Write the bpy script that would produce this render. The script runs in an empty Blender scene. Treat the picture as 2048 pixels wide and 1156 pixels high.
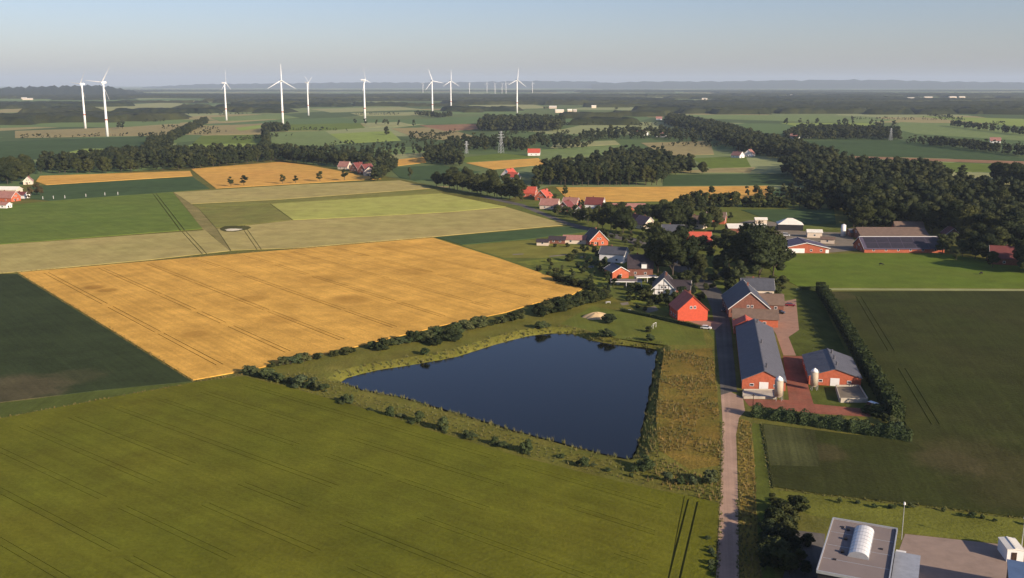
import bpy, math, random
import numpy as np
from mathutils import Vector, Matrix
from mathutils.geometry import tessellate_polygon

R = math.radians
C = bpy.context.scene.collection
scene = bpy.context.scene

# ------------------------------------------------------------------ camera, sky, sun, exposure
F_PX, HOR, CAM_H = 1984.0, 168.0, 95.0            # focal length and level line in photograph pixels, metres above ground
PITCH = math.atan((578 - HOR) / F_PX)
cam_d = bpy.data.cameras.new('camera'); cam = bpy.data.objects.new('camera', cam_d); C.objects.link(cam)
cam.location = (0, 0, CAM_H); cam.rotation_euler = (math.pi / 2 - PITCH, 0, 0)
cam_d.sensor_fit = 'HORIZONTAL'; cam_d.sensor_width = 36.0; cam_d.lens = 36.0 * F_PX / 2048.0
cam_d.clip_start = 1.0; cam_d.clip_end = 120000.0
scene.camera = cam

SUN_EL, SUN_AZ = R(21), math.atan2(0.76, -0.65)    # azimuth clockwise from +Y: behind the camera, to the right
world = bpy.data.worlds.new('World'); scene.world = world; world.use_nodes = True
wn = world.node_tree; bg = wn.nodes['Background']
sky = wn.nodes.new('ShaderNodeTexSky'); sky.sky_type = 'NISHITA'; sky.sun_disc = False
sky.sun_elevation = SUN_EL; sky.sun_rotation = SUN_AZ
sky.altitude = 100; sky.air_density = 1.0; sky.dust_density = 0.8; sky.ozone_density = 2.6
wb = wn.nodes.new('ShaderNodeMix'); wb.data_type = 'RGBA'; wb.blend_type = 'MULTIPLY'; wb.inputs[0].default_value = 1.0; wb.inputs[7].default_value = (.98, .93, 1.10, 1)   # camera white balance of the sky
wn.links.new(sky.outputs[0], wb.inputs[6]); wn.links.new(wb.outputs[2], bg.inputs[0]); bg.inputs[1].default_value = 0.069

sun_d = bpy.data.lights.new('sun', 'SUN'); sun = bpy.data.objects.new('sun', sun_d); C.objects.link(sun)
sun_d.energy = 4.6; sun_d.angle = R(0.55); sun_d.color = (1.0, 0.84, 0.64)
sdir = Vector((math.sin(SUN_AZ) * math.cos(SUN_EL), math.cos(SUN_AZ) * math.cos(SUN_EL), math.sin(SUN_EL)))
sun.rotation_euler = sdir.to_track_quat('Z', 'Y').to_euler(); sun.location = (200, -200, 300)

vs = scene.view_settings
vs.view_transform = 'Standard'; vs.look = 'None'; vs.exposure = 0.75; vs.gamma = 1.0; vs.use_curve_mapping = False
scene.cycles.use_denoising = True
scene.cycles.max_bounces = 5; scene.cycles.diffuse_bounces = 2; scene.cycles.glossy_bounces = 3
scene.cycles.volume_bounces = 0; scene.cycles.caustics_reflective = False; scene.cycles.caustics_refractive = False

# ------------------------------------------------------------------ helpers
def G(px, py, z=0.0):
    """point of the plane z that lies under photograph pixel (px, py)"""
    u, v = (px - 1024) / F_PX, (578 - py) / F_PX
    c, s = math.cos(PITCH), math.sin(PITCH)
    d = (u, c + v * s, -s + v * c)
    t = (z - CAM_H) / d[2]
    return Vector((d[0] * t, d[1] * t, z))

def height_at(px, base_py, top_py):
    """height of a thing whose foot is at base_py and whose top shows at top_py"""
    b = G(px, base_py); v = (578 - top_py) / F_PX; c, s = math.cos(PITCH), math.sin(PITCH)
    t = b.y / (c + v * s)
    return CAM_H + t * (-s + v * c)

def lin(c):
    return tuple((x / 255 / 12.92) if x <= 10 else (((x / 255) + .055) / 1.055) ** 2.4 for x in c)

ILL = (1.05, 0.97, 1.0)                            # how bright a white level surface comes out here
def alb(c, k=1.0, top=0.72):
    """base colour of a level sunlit surface that shows sRGB c in the photograph"""
    return tuple(min(top, max(.25 * v, v - a) * k / i) for v, i, a in zip(lin(c), ILL, (.001, .003, .007)))   # less the veil of air light

def tag(o, label=None, cat=None, group=None, kind=None):
    if label: o['label'] = label
    if cat: o['category'] = cat
    if group: o['group'] = group
    if kind: o['kind'] = kind
    return o

def empty(name, loc, rz=0.0, label=None, cat=None, group=None):
    o = bpy.data.objects.new(name, None); C.objects.link(o)
    o.empty_display_size = 0.5
    o.location = loc; o.rotation_euler = (0, 0, rz)
    return tag(o, label, cat, group)

def link(name, me, parent=None):
    o = bpy.data.objects.new(name, me); C.objects.link(o)
    if parent: o.parent = parent
    return o

def copy_tree(o, parent=None):
    c = o.copy(); C.objects.link(c); c.parent = parent
    for ch in list(o.children): copy_tree(ch, c)
    return c

class MB:
    def __init__(s): s.v, s.f = [], []
    def add(s, vs, fs):
        n = len(s.v); s.v += [tuple(v) for v in vs]; s.f += [tuple(i + n for i in f) for f in fs]; return s
    def box(s, x0, x1, y0, y1, z0, z1):
        return s.add([(x0, y0, z0), (x1, y0, z0), (x1, y1, z0), (x0, y1, z0), (x0, y0, z1), (x1, y0, z1), (x1, y1, z1), (x0, y1, z1)],
                     [(3, 2, 1, 0), (4, 5, 6, 7), (0, 1, 5, 4), (1, 2, 6, 5), (2, 3, 7, 6), (3, 0, 4, 7)])
    def prism(s, prof, y0, y1):
        """profile of (x, z) points, counter-clockwise seen from -Y, pushed from y0 to y1"""
        n = len(prof)
        vs = [(x, y0, z) for x, z in prof] + [(x, y1, z) for x, z in prof]
        fs = [tuple(range(n)), tuple(reversed(range(n, 2 * n)))] + [(i, i + n, (i + 1) % n + n, (i + 1) % n) for i in range(n)]
        return s.add(vs, fs)
    def tube(s, p, q, r0, r1, n=10, cap=True):
        p, q = Vector(p), Vector(q); d = (q - p).normalized()
        a = d.orthogonal().normalized(); b = d.cross(a)
        vs = []
        for c, r in ((p, r0), (q, r1)):
            for i in range(n):
                t = 2 * math.pi * i / n
                vs.append(c + a * math.cos(t) * r + b * math.sin(t) * r)
        fs = [(i, (i + 1) % n, (i + 1) % n + n, i + n) for i in range(n)]
        if cap: fs += [tuple(reversed(range(n))), tuple(range(n, 2 * n))]
        return s.add(vs, fs)
    def lathe(s, prof, n=16, cx=0, cy=0):
        vs = [(cx + r * math.cos(2 * math.pi * i / n), cy + r * math.sin(2 * math.pi * i / n), z) for r, z in prof for i in range(n)]
        fs = [(k * n + i, k * n + (i + 1) % n, (k + 1) * n + (i + 1) % n, (k + 1) * n + i) for k in range(len(prof) - 1) for i in range(n)]
        fs += [tuple(reversed(range(n))), tuple(range((len(prof) - 1) * n, len(prof) * n))]
        return s.add(vs, fs)
    def build(s, name, mat, parent=None, smooth=False):
        me = bpy.data.meshes.new(name); me.from_pydata(s.v, [], s.f); me.materials.append(mat)
        if smooth: me.polygons.foreach_set('use_smooth', [True] * len(me.polygons))
        me.update()
        return link(name, me, parent)

def np_mesh(name, V, F, mat, tint=None, smooth=False):
    me = bpy.data.meshes.new(name)
    V = np.asarray(V, np.float32); F = np.asarray(F, np.int32)
    me.vertices.add(len(V)); me.vertices.foreach_set('co', V.ravel())
    k = F.shape[1]
    me.loops.add(F.size); me.loops.foreach_set('vertex_index', F.ravel())
    me.polygons.add(len(F)); me.polygons.foreach_set('loop_start', np.arange(0, F.size, k, dtype=np.int32))
    me.polygons.foreach_set('loop_total', np.full(len(F), k, np.int32))
    if smooth: me.polygons.foreach_set('use_smooth', np.ones(len(F), bool))
    if tint is not None:
        a = me.attributes.new('tint', 'FLOAT', 'POINT'); a.data.foreach_set('value', np.asarray(tint, np.float32))
    me.materials.append(mat); me.update(calc_edges=True); me.validate()
    return me

# ------------------------------------------------------------------ materials
class NT:
    def __init__(s, name):
        s.m = bpy.data.materials.new(name); s.m.use_nodes = True; s.t = s.m.node_tree
        s.b = s.t.nodes['Principled BSDF']; s.b.inputs['Specular IOR Level'].default_value = 0.25
        s.pos = None
    def n(s, kind, **kw):
        o = s.t.nodes.new(kind)
        for k, v in kw.items(): setattr(o, k, v)
        return o
    def l(s, a, b): s.t.links.new(a, b)
    def position(s, scale=(1, 1, 1), rot=0.0):
        g = s.n('ShaderNodeNewGeometry'); mp = s.n('ShaderNodeMapping')
        # rotation is applied after the scale, so turn first with a vector rotate
        vr = s.n('ShaderNodeVectorRotate', rotation_type='Z_AXIS'); vr.inputs['Angle'].default_value = rot
        s.l(g.outputs['Position'], vr.inputs['Vector']); s.l(vr.outputs[0], mp.inputs['Vector'])
        mp.inputs['Scale'].default_value = scale
        return mp.outputs[0]
    def noise(s, vec, scale, detail=3.0, rough=0.55):
        o = s.n('ShaderNodeTexNoise'); o.inputs['Scale'].default_value = scale
        o.inputs['Detail'].default_value = detail; o.inputs['Roughness'].default_value = rough
        s.l(vec, o.inputs['Vector']); return o.outputs['Fac']
    def ramp(s, fac, stops):
        o = s.n('ShaderNodeValToRGB'); e = o.color_ramp.elements
        while len(e) > 1: e.remove(e[-1])
        e[0].position = stops[0][0]; e[0].color = (*stops[0][1], 1)
        for p, c in stops[1:]:
            q = e.new(p); q.color = (*c, 1)
        s.l(fac, o.inputs[0]); return o.outputs[0]
    def mix(s, fac, a, b, mode='MIX'):
        o = s.n('ShaderNodeMix', data_type='RGBA', blend_type=mode)
        for v, i in ((fac, 0), (a, 6), (b, 7)):
            if hasattr(v, 'links') or isinstance(v, bpy.types.NodeSocket): s.l(v, o.inputs[i])
            else: o.inputs[i].default_value = v if i == 0 else (*v, 1)
        return o.outputs[2]
    def bump(s, h, strength, dist):
        o = s.n('ShaderNodeBump'); o.inputs['Strength'].default_value = strength; o.inputs['Distance'].default_value = dist
        s.l(h, o.inputs['Height']); s.l(o.outputs[0], s.b.inputs['Normal'])
    def col(s, c):
        if isinstance(c, tuple): s.b.inputs['Base Color'].default_value = (*c, 1)
        else: s.l(c, s.b.inputs['Base Color'])
    def rough(s, v): s.b.inputs['Roughness'].default_value = v; return s

def mul(c, k): return tuple(x * k for x in c)

def crop_mat(name, base, var=0.25, alt=None, altw=0.5, rot=0.0, big=0.012, row=(0.02, 1.0), bump=0.5, streak=0.35, fine=0.35, patch=()):
    """growing crop: wide soft patches, streaks along the drill rows and fine stem-scale speckle"""
    m = NT(name).rough(0.95); m.b.inputs['Specular IOR Level'].default_value = 0.05
    p = m.position(); pr = m.position((row[1], row[0], 0.3), rot)
    a = m.noise(p, big, 4, 0.6)
    st = m.noise(pr, 0.55, 4, 0.6); fi = m.noise(p, 1.1, 3, 0.65); mid = m.noise(p, 0.075, 4, 0.65)
    c = m.ramp(a, [(0.34, mul(base, 1 - var)), (0.5, base), (0.68, mul(base, 1 + var * 0.8))])
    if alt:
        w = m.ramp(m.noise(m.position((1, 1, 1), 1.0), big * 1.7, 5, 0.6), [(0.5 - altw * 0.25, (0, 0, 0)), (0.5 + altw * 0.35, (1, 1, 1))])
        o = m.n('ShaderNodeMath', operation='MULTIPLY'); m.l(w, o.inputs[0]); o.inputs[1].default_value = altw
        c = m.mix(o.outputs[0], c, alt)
    for px_, py_, rad, pc, k in patch:                 # a place where the stand is thin and the soil shows
        g = G(px_, py_); vd = m.n('ShaderNodeVectorMath', operation='DISTANCE'); ge = m.n('ShaderNodeNewGeometry')
        m.l(ge.outputs['Position'], vd.inputs[0]); vd.inputs[1].default_value = (g.x, g.y, 0.2)
        ma = m.n('ShaderNodeMath', operation='MULTIPLY_ADD'); m.l(mid, ma.inputs[0]); ma.inputs[1].default_value = -1.6 * rad; m.l(vd.outputs['Value'], ma.inputs[2])
        dv = m.n('ShaderNodeMath', operation='DIVIDE'); m.l(ma.outputs[0], dv.inputs[0]); dv.inputs[1].default_value = rad
        w = m.ramp(dv.outputs[0], [(0.0, (k, k, k)), (0.55, (0, 0, 0))])
        c = m.mix(w, c, pc)
    c = m.mix(1.0, c, m.ramp(mid, [(0.35, (0.84, 0.84, 0.84)), (0.65, (1.1, 1.1, 1.1))]), 'MULTIPLY')
    c = m.mix(streak, c, m.ramp(st, [(0.3, (0.62, 0.62, 0.6)), (0.7, (1.25, 1.25, 1.25))]), 'MULTIPLY')
    c = m.mix(fine, c, m.ramp(fi, [(0.3, (0.6, 0.6, 0.6)), (0.7, (1.3, 1.3, 1.3))]), 'MULTIPLY')
    m.col(c); m.bump(fi, bump, 0.4)
    return m.m

def plain(name, c, var=0.15, scale=0.6, rough=0.85, bump=0.0, spec=0.2, stretch=(1, 1, 1), metal=0.0):
    m = NT(name).rough(rough); m.b.inputs['Specular IOR Level'].default_value = spec; m.b.inputs['Metallic'].default_value = metal
    t = m.n('ShaderNodeTexCoord'); mp = m.n('ShaderNodeMapping'); mp.inputs['Scale'].default_value = stretch
    m.l(t.outputs['Object'], mp.inputs[0])
    n = m.noise(mp.outputs[0], scale, 5, 0.65)
    m.col(m.ramp(n, [(0.3, mul(c, 1 - var)), (0.7, mul(c, 1 + var))]))
    if bump: m.bump(n, bump, 0.1)
    return m.m

def sheet_mat(name, c, pitch=4.0, var=0.18, rough=0.6, axis=1, spec=0.3):
    """corrugated or tiled roof: courses every 1/pitch metres with blotchy weathering"""
    m = NT(name).rough(rough); m.b.inputs['Specular IOR Level'].default_value = spec
    t = m.n('ShaderNodeTexCoord'); w = m.n('ShaderNodeTexWave', wave_type='BANDS', bands_direction='XYZ'[axis])
    w.inputs['Scale'].default_value = pitch; w.inputs['Distortion'].default_value = 0.6
    m.l(t.outputs['Object'], w.inputs[0])
    n = m.noise(t.outputs['Object'], 0.45, 6, 0.7); n2 = m.noise(t.outputs['Object'], 3.0, 3, 0.6)
    c1 = m.ramp(n, [(0.3, mul(c, 1 - var)), (0.7, mul(c, 1 + var))])
    c1 = m.mix(0.35, c1, m.ramp(n2, [(0.3, (0.7, 0.7, 0.7)), (0.7, (1.2, 1.2, 1.2))]), 'MULTIPLY')
    m.col(c1); m.bump(w.outputs['Fac'], 0.35, 0.06)
    return m.m

def foliage(name, stops, rough=0.75):
    m = NT(name).rough(rough); m.b.inputs['Specular IOR Level'].default_value = 0.12
    oi = m.n('ShaderNodeObjectInfo'); at = m.n('ShaderNodeAttribute', attribute_name='tint')
    ad = m.n('ShaderNodeMath', operation='ADD'); m.l(oi.outputs['Random'], ad.inputs[0]); m.l(at.outputs['Fac'], ad.inputs[1])
    fr = m.n('ShaderNodeMath', operation='FRACT'); m.l(ad.outputs[0], fr.inputs[0])
    n = m.noise(m.position(), 0.35, 3, 0.6); n2 = m.noise(m.position(), 2.2, 2, 0.6)
    c = m.ramp(fr.outputs[0], stops)
    c = m.mix(0.8, c, m.ramp(n, [(0.3, (0.62, 0.66, 0.62)), (0.7, (1.3, 1.25, 1.1))]), 'MULTIPLY')
    c = m.mix(0.6, c, m.ramp(n2, [(0.3, (0.6, 0.6, 0.6)), (0.7, (1.35, 1.35, 1.35))]), 'MULTIPLY')
    m.col(c); return m.m

M = {}
M['leaf'] = foliage('broadleaf_foliage', [(0, (.016, .024, .009)), (.25, (.029, .038, .013)), (.5, (.055, .06, .019)), (.75, (.036, .044, .014)), (1, (.021, .032, .015))])
M['leaf_light'] = foliage('light_foliage', [(0, (.042, .055, .018)), (.5, (.058, .066, .023)), (1, (.046, .062, .028))])
M['conifer'] = foliage('conifer_foliage', [(0, (.014, .022, .013)), (1, (.022, .032, .017))])
M['shrub'] = foliage('shrub_foliage', [(0, (.04, .06, .024)), (.4, (.06, .078, .03)), (.7, (.08, .088, .036)), (1, (.05, .075, .042))])
M['copper'] = foliage('bronze_foliage', [(0, (.07, .055, .024)), (1, (.085, .065, .03))])
M['far_leaf'] = foliage('far_wood_foliage', [(0, (.013, .020, .009)), (.4, (.023, .030, .011)), (.8, (.042, .046, .016)), (1, (.020, .028, .012))])
M['bark'] = plain('bark', (.07, .055, .04), .3, 2.0, .95)
M['hedge'] = foliage('hedge_foliage', [(0, (.03, .045, .016)), (1, (.045, .06, .02))])
M['reed'] = foliage('reed_blades', [(0, (.12, .13, .045)), (.5, (.17, .15, .06)), (1, (.09, .11, .04))])
M['straw'] = foliage('dry_grass_blades', [(0, (.17, .13, .05)), (.3, (.25, .175, .07)), (.6, (.09, .1, .035)), (.8, (.14, .13, .05)), (1, (.2, .155, .065))])

ROT = R(11)                                          # drill rows and farm roads run 11 degrees right of the view
M['wheat'] = crop_mat('ripe_wheat', alb((222, 166, 84)), .12, alb((198, 146, 72)), .6, R(-39), .022, streak=.4, fine=.35, patch=[(185, 576, 5, alb((150, 104, 50)), .6), (215, 582, 4, alb((146, 104, 50)), .6), (505, 598, 6, alb((160, 114, 54)), .5), (700, 600, 8, alb((164, 118, 58)), .5), (390, 670, 5, alb((160, 114, 56)), .5), (640, 560, 9, alb((168, 122, 60)), .45), (820, 545, 9, alb((168, 122, 60)), .45), (560, 640, 7, alb((164, 118, 58)), .45)])
M['wheat_far'] = crop_mat('far_ripe_wheat', alb((212, 160, 84)), .12, alb((206, 144, 76)), .5, R(80), .006, streak=.3, fine=.15)
M['barley'] = crop_mat('green_barley', alb((101, 101, 38)), .13, alb((110, 102, 40)), .7, R(-52), .016, streak=.35, fine=.35)
M['maize'] = crop_mat('dark_maize', alb((58, 66, 46)), .12, None, 0, R(-39), .02, streak=.4, fine=.4, patch=[(30, 780, 14, alb((100, 86, 68)), .6), (150, 755, 9, alb((86, 80, 60)), .4)])
M['maize_r'] = crop_mat('dark_leafy_crop', alb((60, 64, 37)), .14, alb((66, 62, 42)), .5, R(12), .012, streak=.35, fine=.4, patch=[(1955, 915, 13, alb((80, 72, 50)), .5), (2020, 985, 11, alb((80, 72, 50)), .4), (1900, 925, 8, alb((86, 76, 56)), .45), (1640, 905, 6, alb((84, 72, 54)), .5), (1670, 592, 8, alb((84, 76, 54)), .5)])
M['pale'] = crop_mat('pale_barley', alb((176, 154, 100)), .07, alb((166, 152, 94)), .5, R(-39), .008, streak=.2, fine=.15)
M['yellowgreen'] = crop_mat('yellow_green_barley', alb((172, 166, 90)), .07, alb((166, 152, 90)), .5, R(70), .008, streak=.2, fine=.15)
M['tanolive'] = crop_mat('olive_fallow', alb((132, 122, 70)), .12, alb((118, 122, 62)), .6, 0, .02, streak=.2, fine=.2)
M['green'] = crop_mat('mid_green_crop', alb((106, 116, 56)), .08, alb((98, 116, 52)), .5, R(-39), .01, streak=.25, fine=.2)
M['darkgreen'] = crop_mat('dark_green_crop', alb((72, 88, 58)), .1, None, 0, R(80), .01, streak=.25, fine=.2)
M['meadow'] = crop_mat('grazed_meadow', alb((98, 112, 46)), .08, alb((104, 108, 50)), .5, 0, .02, streak=.1, fine=.25)
M['lawn'] = crop_mat('rough_lawn', alb((104, 104, 54)), .18, alb((92, 104, 50)), .6, 0, .05, streak=.15, fine=.35)
M['bank'] = crop_mat('bank_grass', alb((116, 106, 54)), .22, alb((98, 102, 48)), .7, 0, .06, streak=.2, fine=.5, bump=.8)
M['dry'] = crop_mat('dry_tall_grass', alb((144, 112, 58)), .25, alb((88, 90, 42)), .95, 0, .07, streak=.3, fine=.6, bump=.9)
M['verge'] = crop_mat('verge_grass', alb((118, 106, 56)), .25, alb((160, 122, 58)), .7, ROT, .05, streak=.4, fine=.5, bump=.8)
M['soil'] = crop_mat('bare_soil', alb((92, 80, 52)), .15, None, 0, R(40), .05)
M['softgreen'] = crop_mat('soft_green_far_field', alb((120, 130, 84)), .06, alb((112, 126, 74)), .5, 0, .004, streak=.15, fine=.1)
M['softpale'] = crop_mat('soft_pale_far_field', alb((150, 148, 106)), .06, alb((158, 146, 100)), .5, 0, .004, streak=.15, fine=.1)
M['softtan'] = crop_mat('soft_tan_far_field', alb((150, 134, 96)), .06, alb((160, 138, 96)), .5, 0, .004, streak=.15, fine=.1)
M['lime'] = crop_mat('lime_green_far_field', alb((138, 148, 78)), .06, None, 0, 0, .004, streak=.15, fine=.1)
M['redsoil'] = crop_mat('reddish_ploughed_soil', alb((150, 112, 88)), .1, None, 0, 0, .01, streak=.2, fine=.1)
M['asphalt'] = crop_mat('grey_asphalt', alb((106, 97, 94)), .12, alb((92, 86, 84)), .6, ROT, .08, row=(.015, 1.6), streak=.4, fine=.15, bump=.1)
M['lane'] = crop_mat('pale_farm_lane', alb((184, 147, 130)), .08, alb((166, 136, 118)), .5, ROT, .08, row=(.015, 1.6), streak=.45, fine=.15, bump=.1)
M['paver'] = crop_mat('red_brick_pavers', alb((152, 90, 76)), .16, alb((128, 92, 78)), .6, ROT, .12, row=(.05, 1.0), streak=.3, fine=.3, bump=.1)
M['drive'] = plain('pinkish_paved_drive', alb((158, 120, 104)), .14, .4, .9, .2)
M['concrete'] = plain('weathered_concrete', (.42, .37, .3), .22, .5, .9, .2)
M['yard'] = plain('grey_brown_yard', alb((124, 110, 98)), .2, .2, .9, .2)
M['sand'] = plain('pale_sand', (.5, .36, .2), .14, .4, .95, .3)
M['pale_sand'] = plain('bleached_sand', (.68, .6, .43), .1, .3, .95, .2)
M['white'] = plain('white_paint', (.74, .72, .7), .06, .5, .6)
M['white_roof'] = plain('white_roof_sheet', (.72, .68, .6), .1, .3, .6)
M['brick'] = plain('red_brick', (.36, .1, .055), .22, 1.2, .9, .2)
M['brick_o'] = plain('orange_brick', (.43, .115, .06), .2, 1.2, .9, .2)
M['brick_d'] = plain('brown_brick', (.2, .085, .06), .22, 1.2, .9, .2)
M['cream'] = plain('cream_render', (.6, .5, .4), .1, .6, .85)
M['dark_wall'] = plain('anthracite_cladding', (.022, .02, .024), .2, .8, .6)
M['tile_red'] = sheet_mat('red_roof_tiles', (.46, .085, .05), 5)
M['brick_r'] = plain('bright_red_brick', (.5, .085, .045), .14, 1.0, .9, .2)
M['tile_pink'] = sheet_mat('faded_pink_roof_tiles', (.33, .16, .13), 5)
M['tile_dred'] = sheet_mat('dark_red_roof_tiles', (.16, .045, .04), 5)
M['tile_dark'] = sheet_mat('dark_brown_roof_tiles', (.05, .038, .042), 5)
M['slate'] = sheet_mat('slate_grey_roof_tiles', (.075, .078, .095), 5)
M['fibre'] = sheet_mat('grey_fibre_cement_roof', (.105, .104, .12), 3.2, .16)
M['tile_brown'] = sheet_mat('weathered_brown_roof_tiles', (.17, .115, .085), 5)
M['purple'] = sheet_mat('violet_grey_roof_sheet', (.085, .07, .105), 3, .14)
M['felt'] = plain('flat_roof_felt', alb((132, 116, 114)), .07, .25, .9, .1)
M['panel'] = plain('solar_glass', (.034, .03, .04), .2, .8, .35, spec=.3)
M['glass'] = plain('window_glass', (.03, .035, .045), .2, 1, .12, spec=.6)
M['steel'] = plain('silo_cream_panel', (.42, .35, .26), .14, .6, .55)
M['galv'] = plain('galvanised_steel', (.45, .46, .48), .12, .8, .45, metal=.4)
M['turbine'] = plain('turbine_white', (.8, .8, .8), .03, .1, .5)
M['signal_red'] = plain('signal_red_band', (.42, .1, .07), .08, .3, .6)
M['polycarb'] = plain('skylight_polycarbonate', (.66, .65, .64), .08, .8, .35, spec=.5)
M['blue_roof'] = plain('blue_grey_roof_sheet', (.09, .14, .24), .12, .5, .5)
M['tyre'] = plain('black_rubber', (.012, .012, .012), .2, 3, .9)
M['carwhite'] = plain('white_car_paint', (.75, .75, .74), .03, .5, .25, spec=.6)
M['cardark'] = plain('dark_car_paint', (.02, .022, .03), .1, .5, .2, spec=.6)
M['carred'] = plain('wine_red_car_paint', (.2, .02, .03), .1, .5, .25, spec=.6)
M['cow'] = plain('black_hide', (.012, .011, .011), .2, 2, .8)
M['wood'] = plain('weathered_timber', (.2, .14, .09), .3, 1.5, .9)
M['timber'] = plain('dark_timber_beam', (.05, .03, .02), .3, 1.5, .9)
M['plank'] = plain('pale_terrace', (.5, .42, .36), .15, 1, .9)

def water_mat():
    m = NT('pond_water').rough(0.04); m.b.inputs['IOR'].default_value = 1.28; m.b.inputs['Specular IOR Level'].default_value = 0.5
    m.col((.004, .004, .003))
    n = m.noise(m.position((1, 1.6, 1)), 1.4, 3, .6); m.bump(n, .05, .25)
    w = m.noise(m.position((.6, 1.5, 1), R(30)), .035, 4, .6); rr = m.n('ShaderNodeMapRange'); m.l(w, rr.inputs[0]); rr.inputs[1].default_value = .45; rr.inputs[2].default_value = .7; rr.inputs[3].default_value = .02; rr.inputs[4].default_value = .12; m.l(rr.outputs[0], m.b.inputs['Roughness'])   # faint wind patches
    return m.m
M['water'] = water_mat()

def country_mat():
    """open country beyond the built fields: a patchwork of field parcels"""
    m = NT('far_countryside').rough(.95); m.b.inputs['Specular IOR Level'].default_value = .05
    v = m.n('ShaderNodeTexVoronoi', distance='CHEBYCHEV'); v.inputs['Scale'].default_value = 1.0; v.inputs['Randomness'].default_value = .85
    m.l(m.position((.0032, .0019, 0.0), R(14)), v.inputs['Vector'])
    sx = m.n('ShaderNodeSeparateColor'); m.l(v.outputs['Color'], sx.inputs[0])
    pal = [(110, 124, 78), (92, 106, 68), (146, 146, 104), (98, 114, 74), (156, 140, 100), (84, 96, 64), (122, 128, 86), (104, 112, 72)]
    c = m.ramp(sx.outputs[0], [(i / len(pal), alb(p)) for i, p in enumerate(pal)])
    m.t.nodes[-1]
    for nd in m.t.nodes:
        if nd.bl_idname == 'ShaderNodeValToRGB': nd.color_ramp.interpolation = 'CONSTANT'
    n = m.noise(m.position(), .02, 5, .65); n2 = m.noise(m.position(), .3, 4, .6)
    c = m.mix(.6, c, m.ramp(n, [(.3, (.75, .78, .75)), (.7, (1.15, 1.12, 1.1))]), 'MULTIPLY')
    c = m.mix(.5, c, m.ramp(n2, [(.3, (.7, .7, .7)), (.7, (1.2, 1.2, 1.2))]), 'MULTIPLY')
    m.col(c); return m.m
M['country'] = country_mat()

# ------------------------------------------------------------------ flat sheets, crop blocks
def area2(p): return sum(p[i][0] * p[(i + 1) % len(p)][1] - p[(i + 1) % len(p)][0] * p[i][1] for i in range(len(p)))
def ccw(p): return p if area2(p) > 0 else list(reversed(p))

def sheet(name, pts, mat, z, holes=(), kind='structure', label=None):
    loops = [[Vector((p[0], p[1], 0)) for p in pts]] + [[Vector((p[0], p[1], 0)) for p in h] for h in holes]
    tris = tessellate_polygon(loops); vs = [(v.x, v.y, z) for lp in loops for v in lp]
    fs = []
    for a, b, c in tris:
        n = (vs[b][0] - vs[a][0]) * (vs[c][1] - vs[a][1]) - (vs[b][1] - vs[a][1]) * (vs[c][0] - vs[a][0])
        fs.append((a, b, c) if n > 0 else (a, c, b))
    me = bpy.data.meshes.new(name); me.from_pydata(vs, [], fs); me.materials.append(mat); me.update()
    return tag(link(name, me), label=label, kind=kind)

def clip(poly, n, d, keep_less=True):
    """keep the side n.p <= d (or >=)"""
    out = []; k = len(poly); s = 1 if keep_less else -1
    for i in range(k):
        a, b = poly[i], poly[(i + 1) % k]
        fa, fb = s * (n[0] * a[0] + n[1] * a[1] - d), s * (n[0] * b[0] + n[1] * b[1] - d)
        if fa <= 0: out.append(a)
        if (fa < 0 < fb) or (fb < 0 < fa):
            t = fa / (fa - fb); out.append((a[0] + (b[0] - a[0]) * t, a[1] + (b[1] - a[1]) * t))
    return out

def add_slab(mb, poly, z0, z1):
    poly = ccw(poly)
    if len(poly) < 3 or abs(area2(poly)) < .02: return
    n = len(poly); base = len(mb.v)
    mb.v += [(p[0], p[1], z1) for p in poly] + [(p[0], p[1], z0) for p in poly]
    for a, b, c in tessellate_polygon([[Vector((p[0], p[1], 0)) for p in poly]]):
        A, B, D = poly[a], poly[b], poly[c]
        q = (B[0] - A[0]) * (D[1] - A[1]) - (B[1] - A[1]) * (D[0] - A[0])
        mb.f.append((base + a, base + b, base + c) if q > 0 else (base + a, base + c, base + b))
    for i in range(n):
        j = (i + 1) % n; mb.f.append((base + i + n, base + j + n, base + j, base + i))

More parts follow.
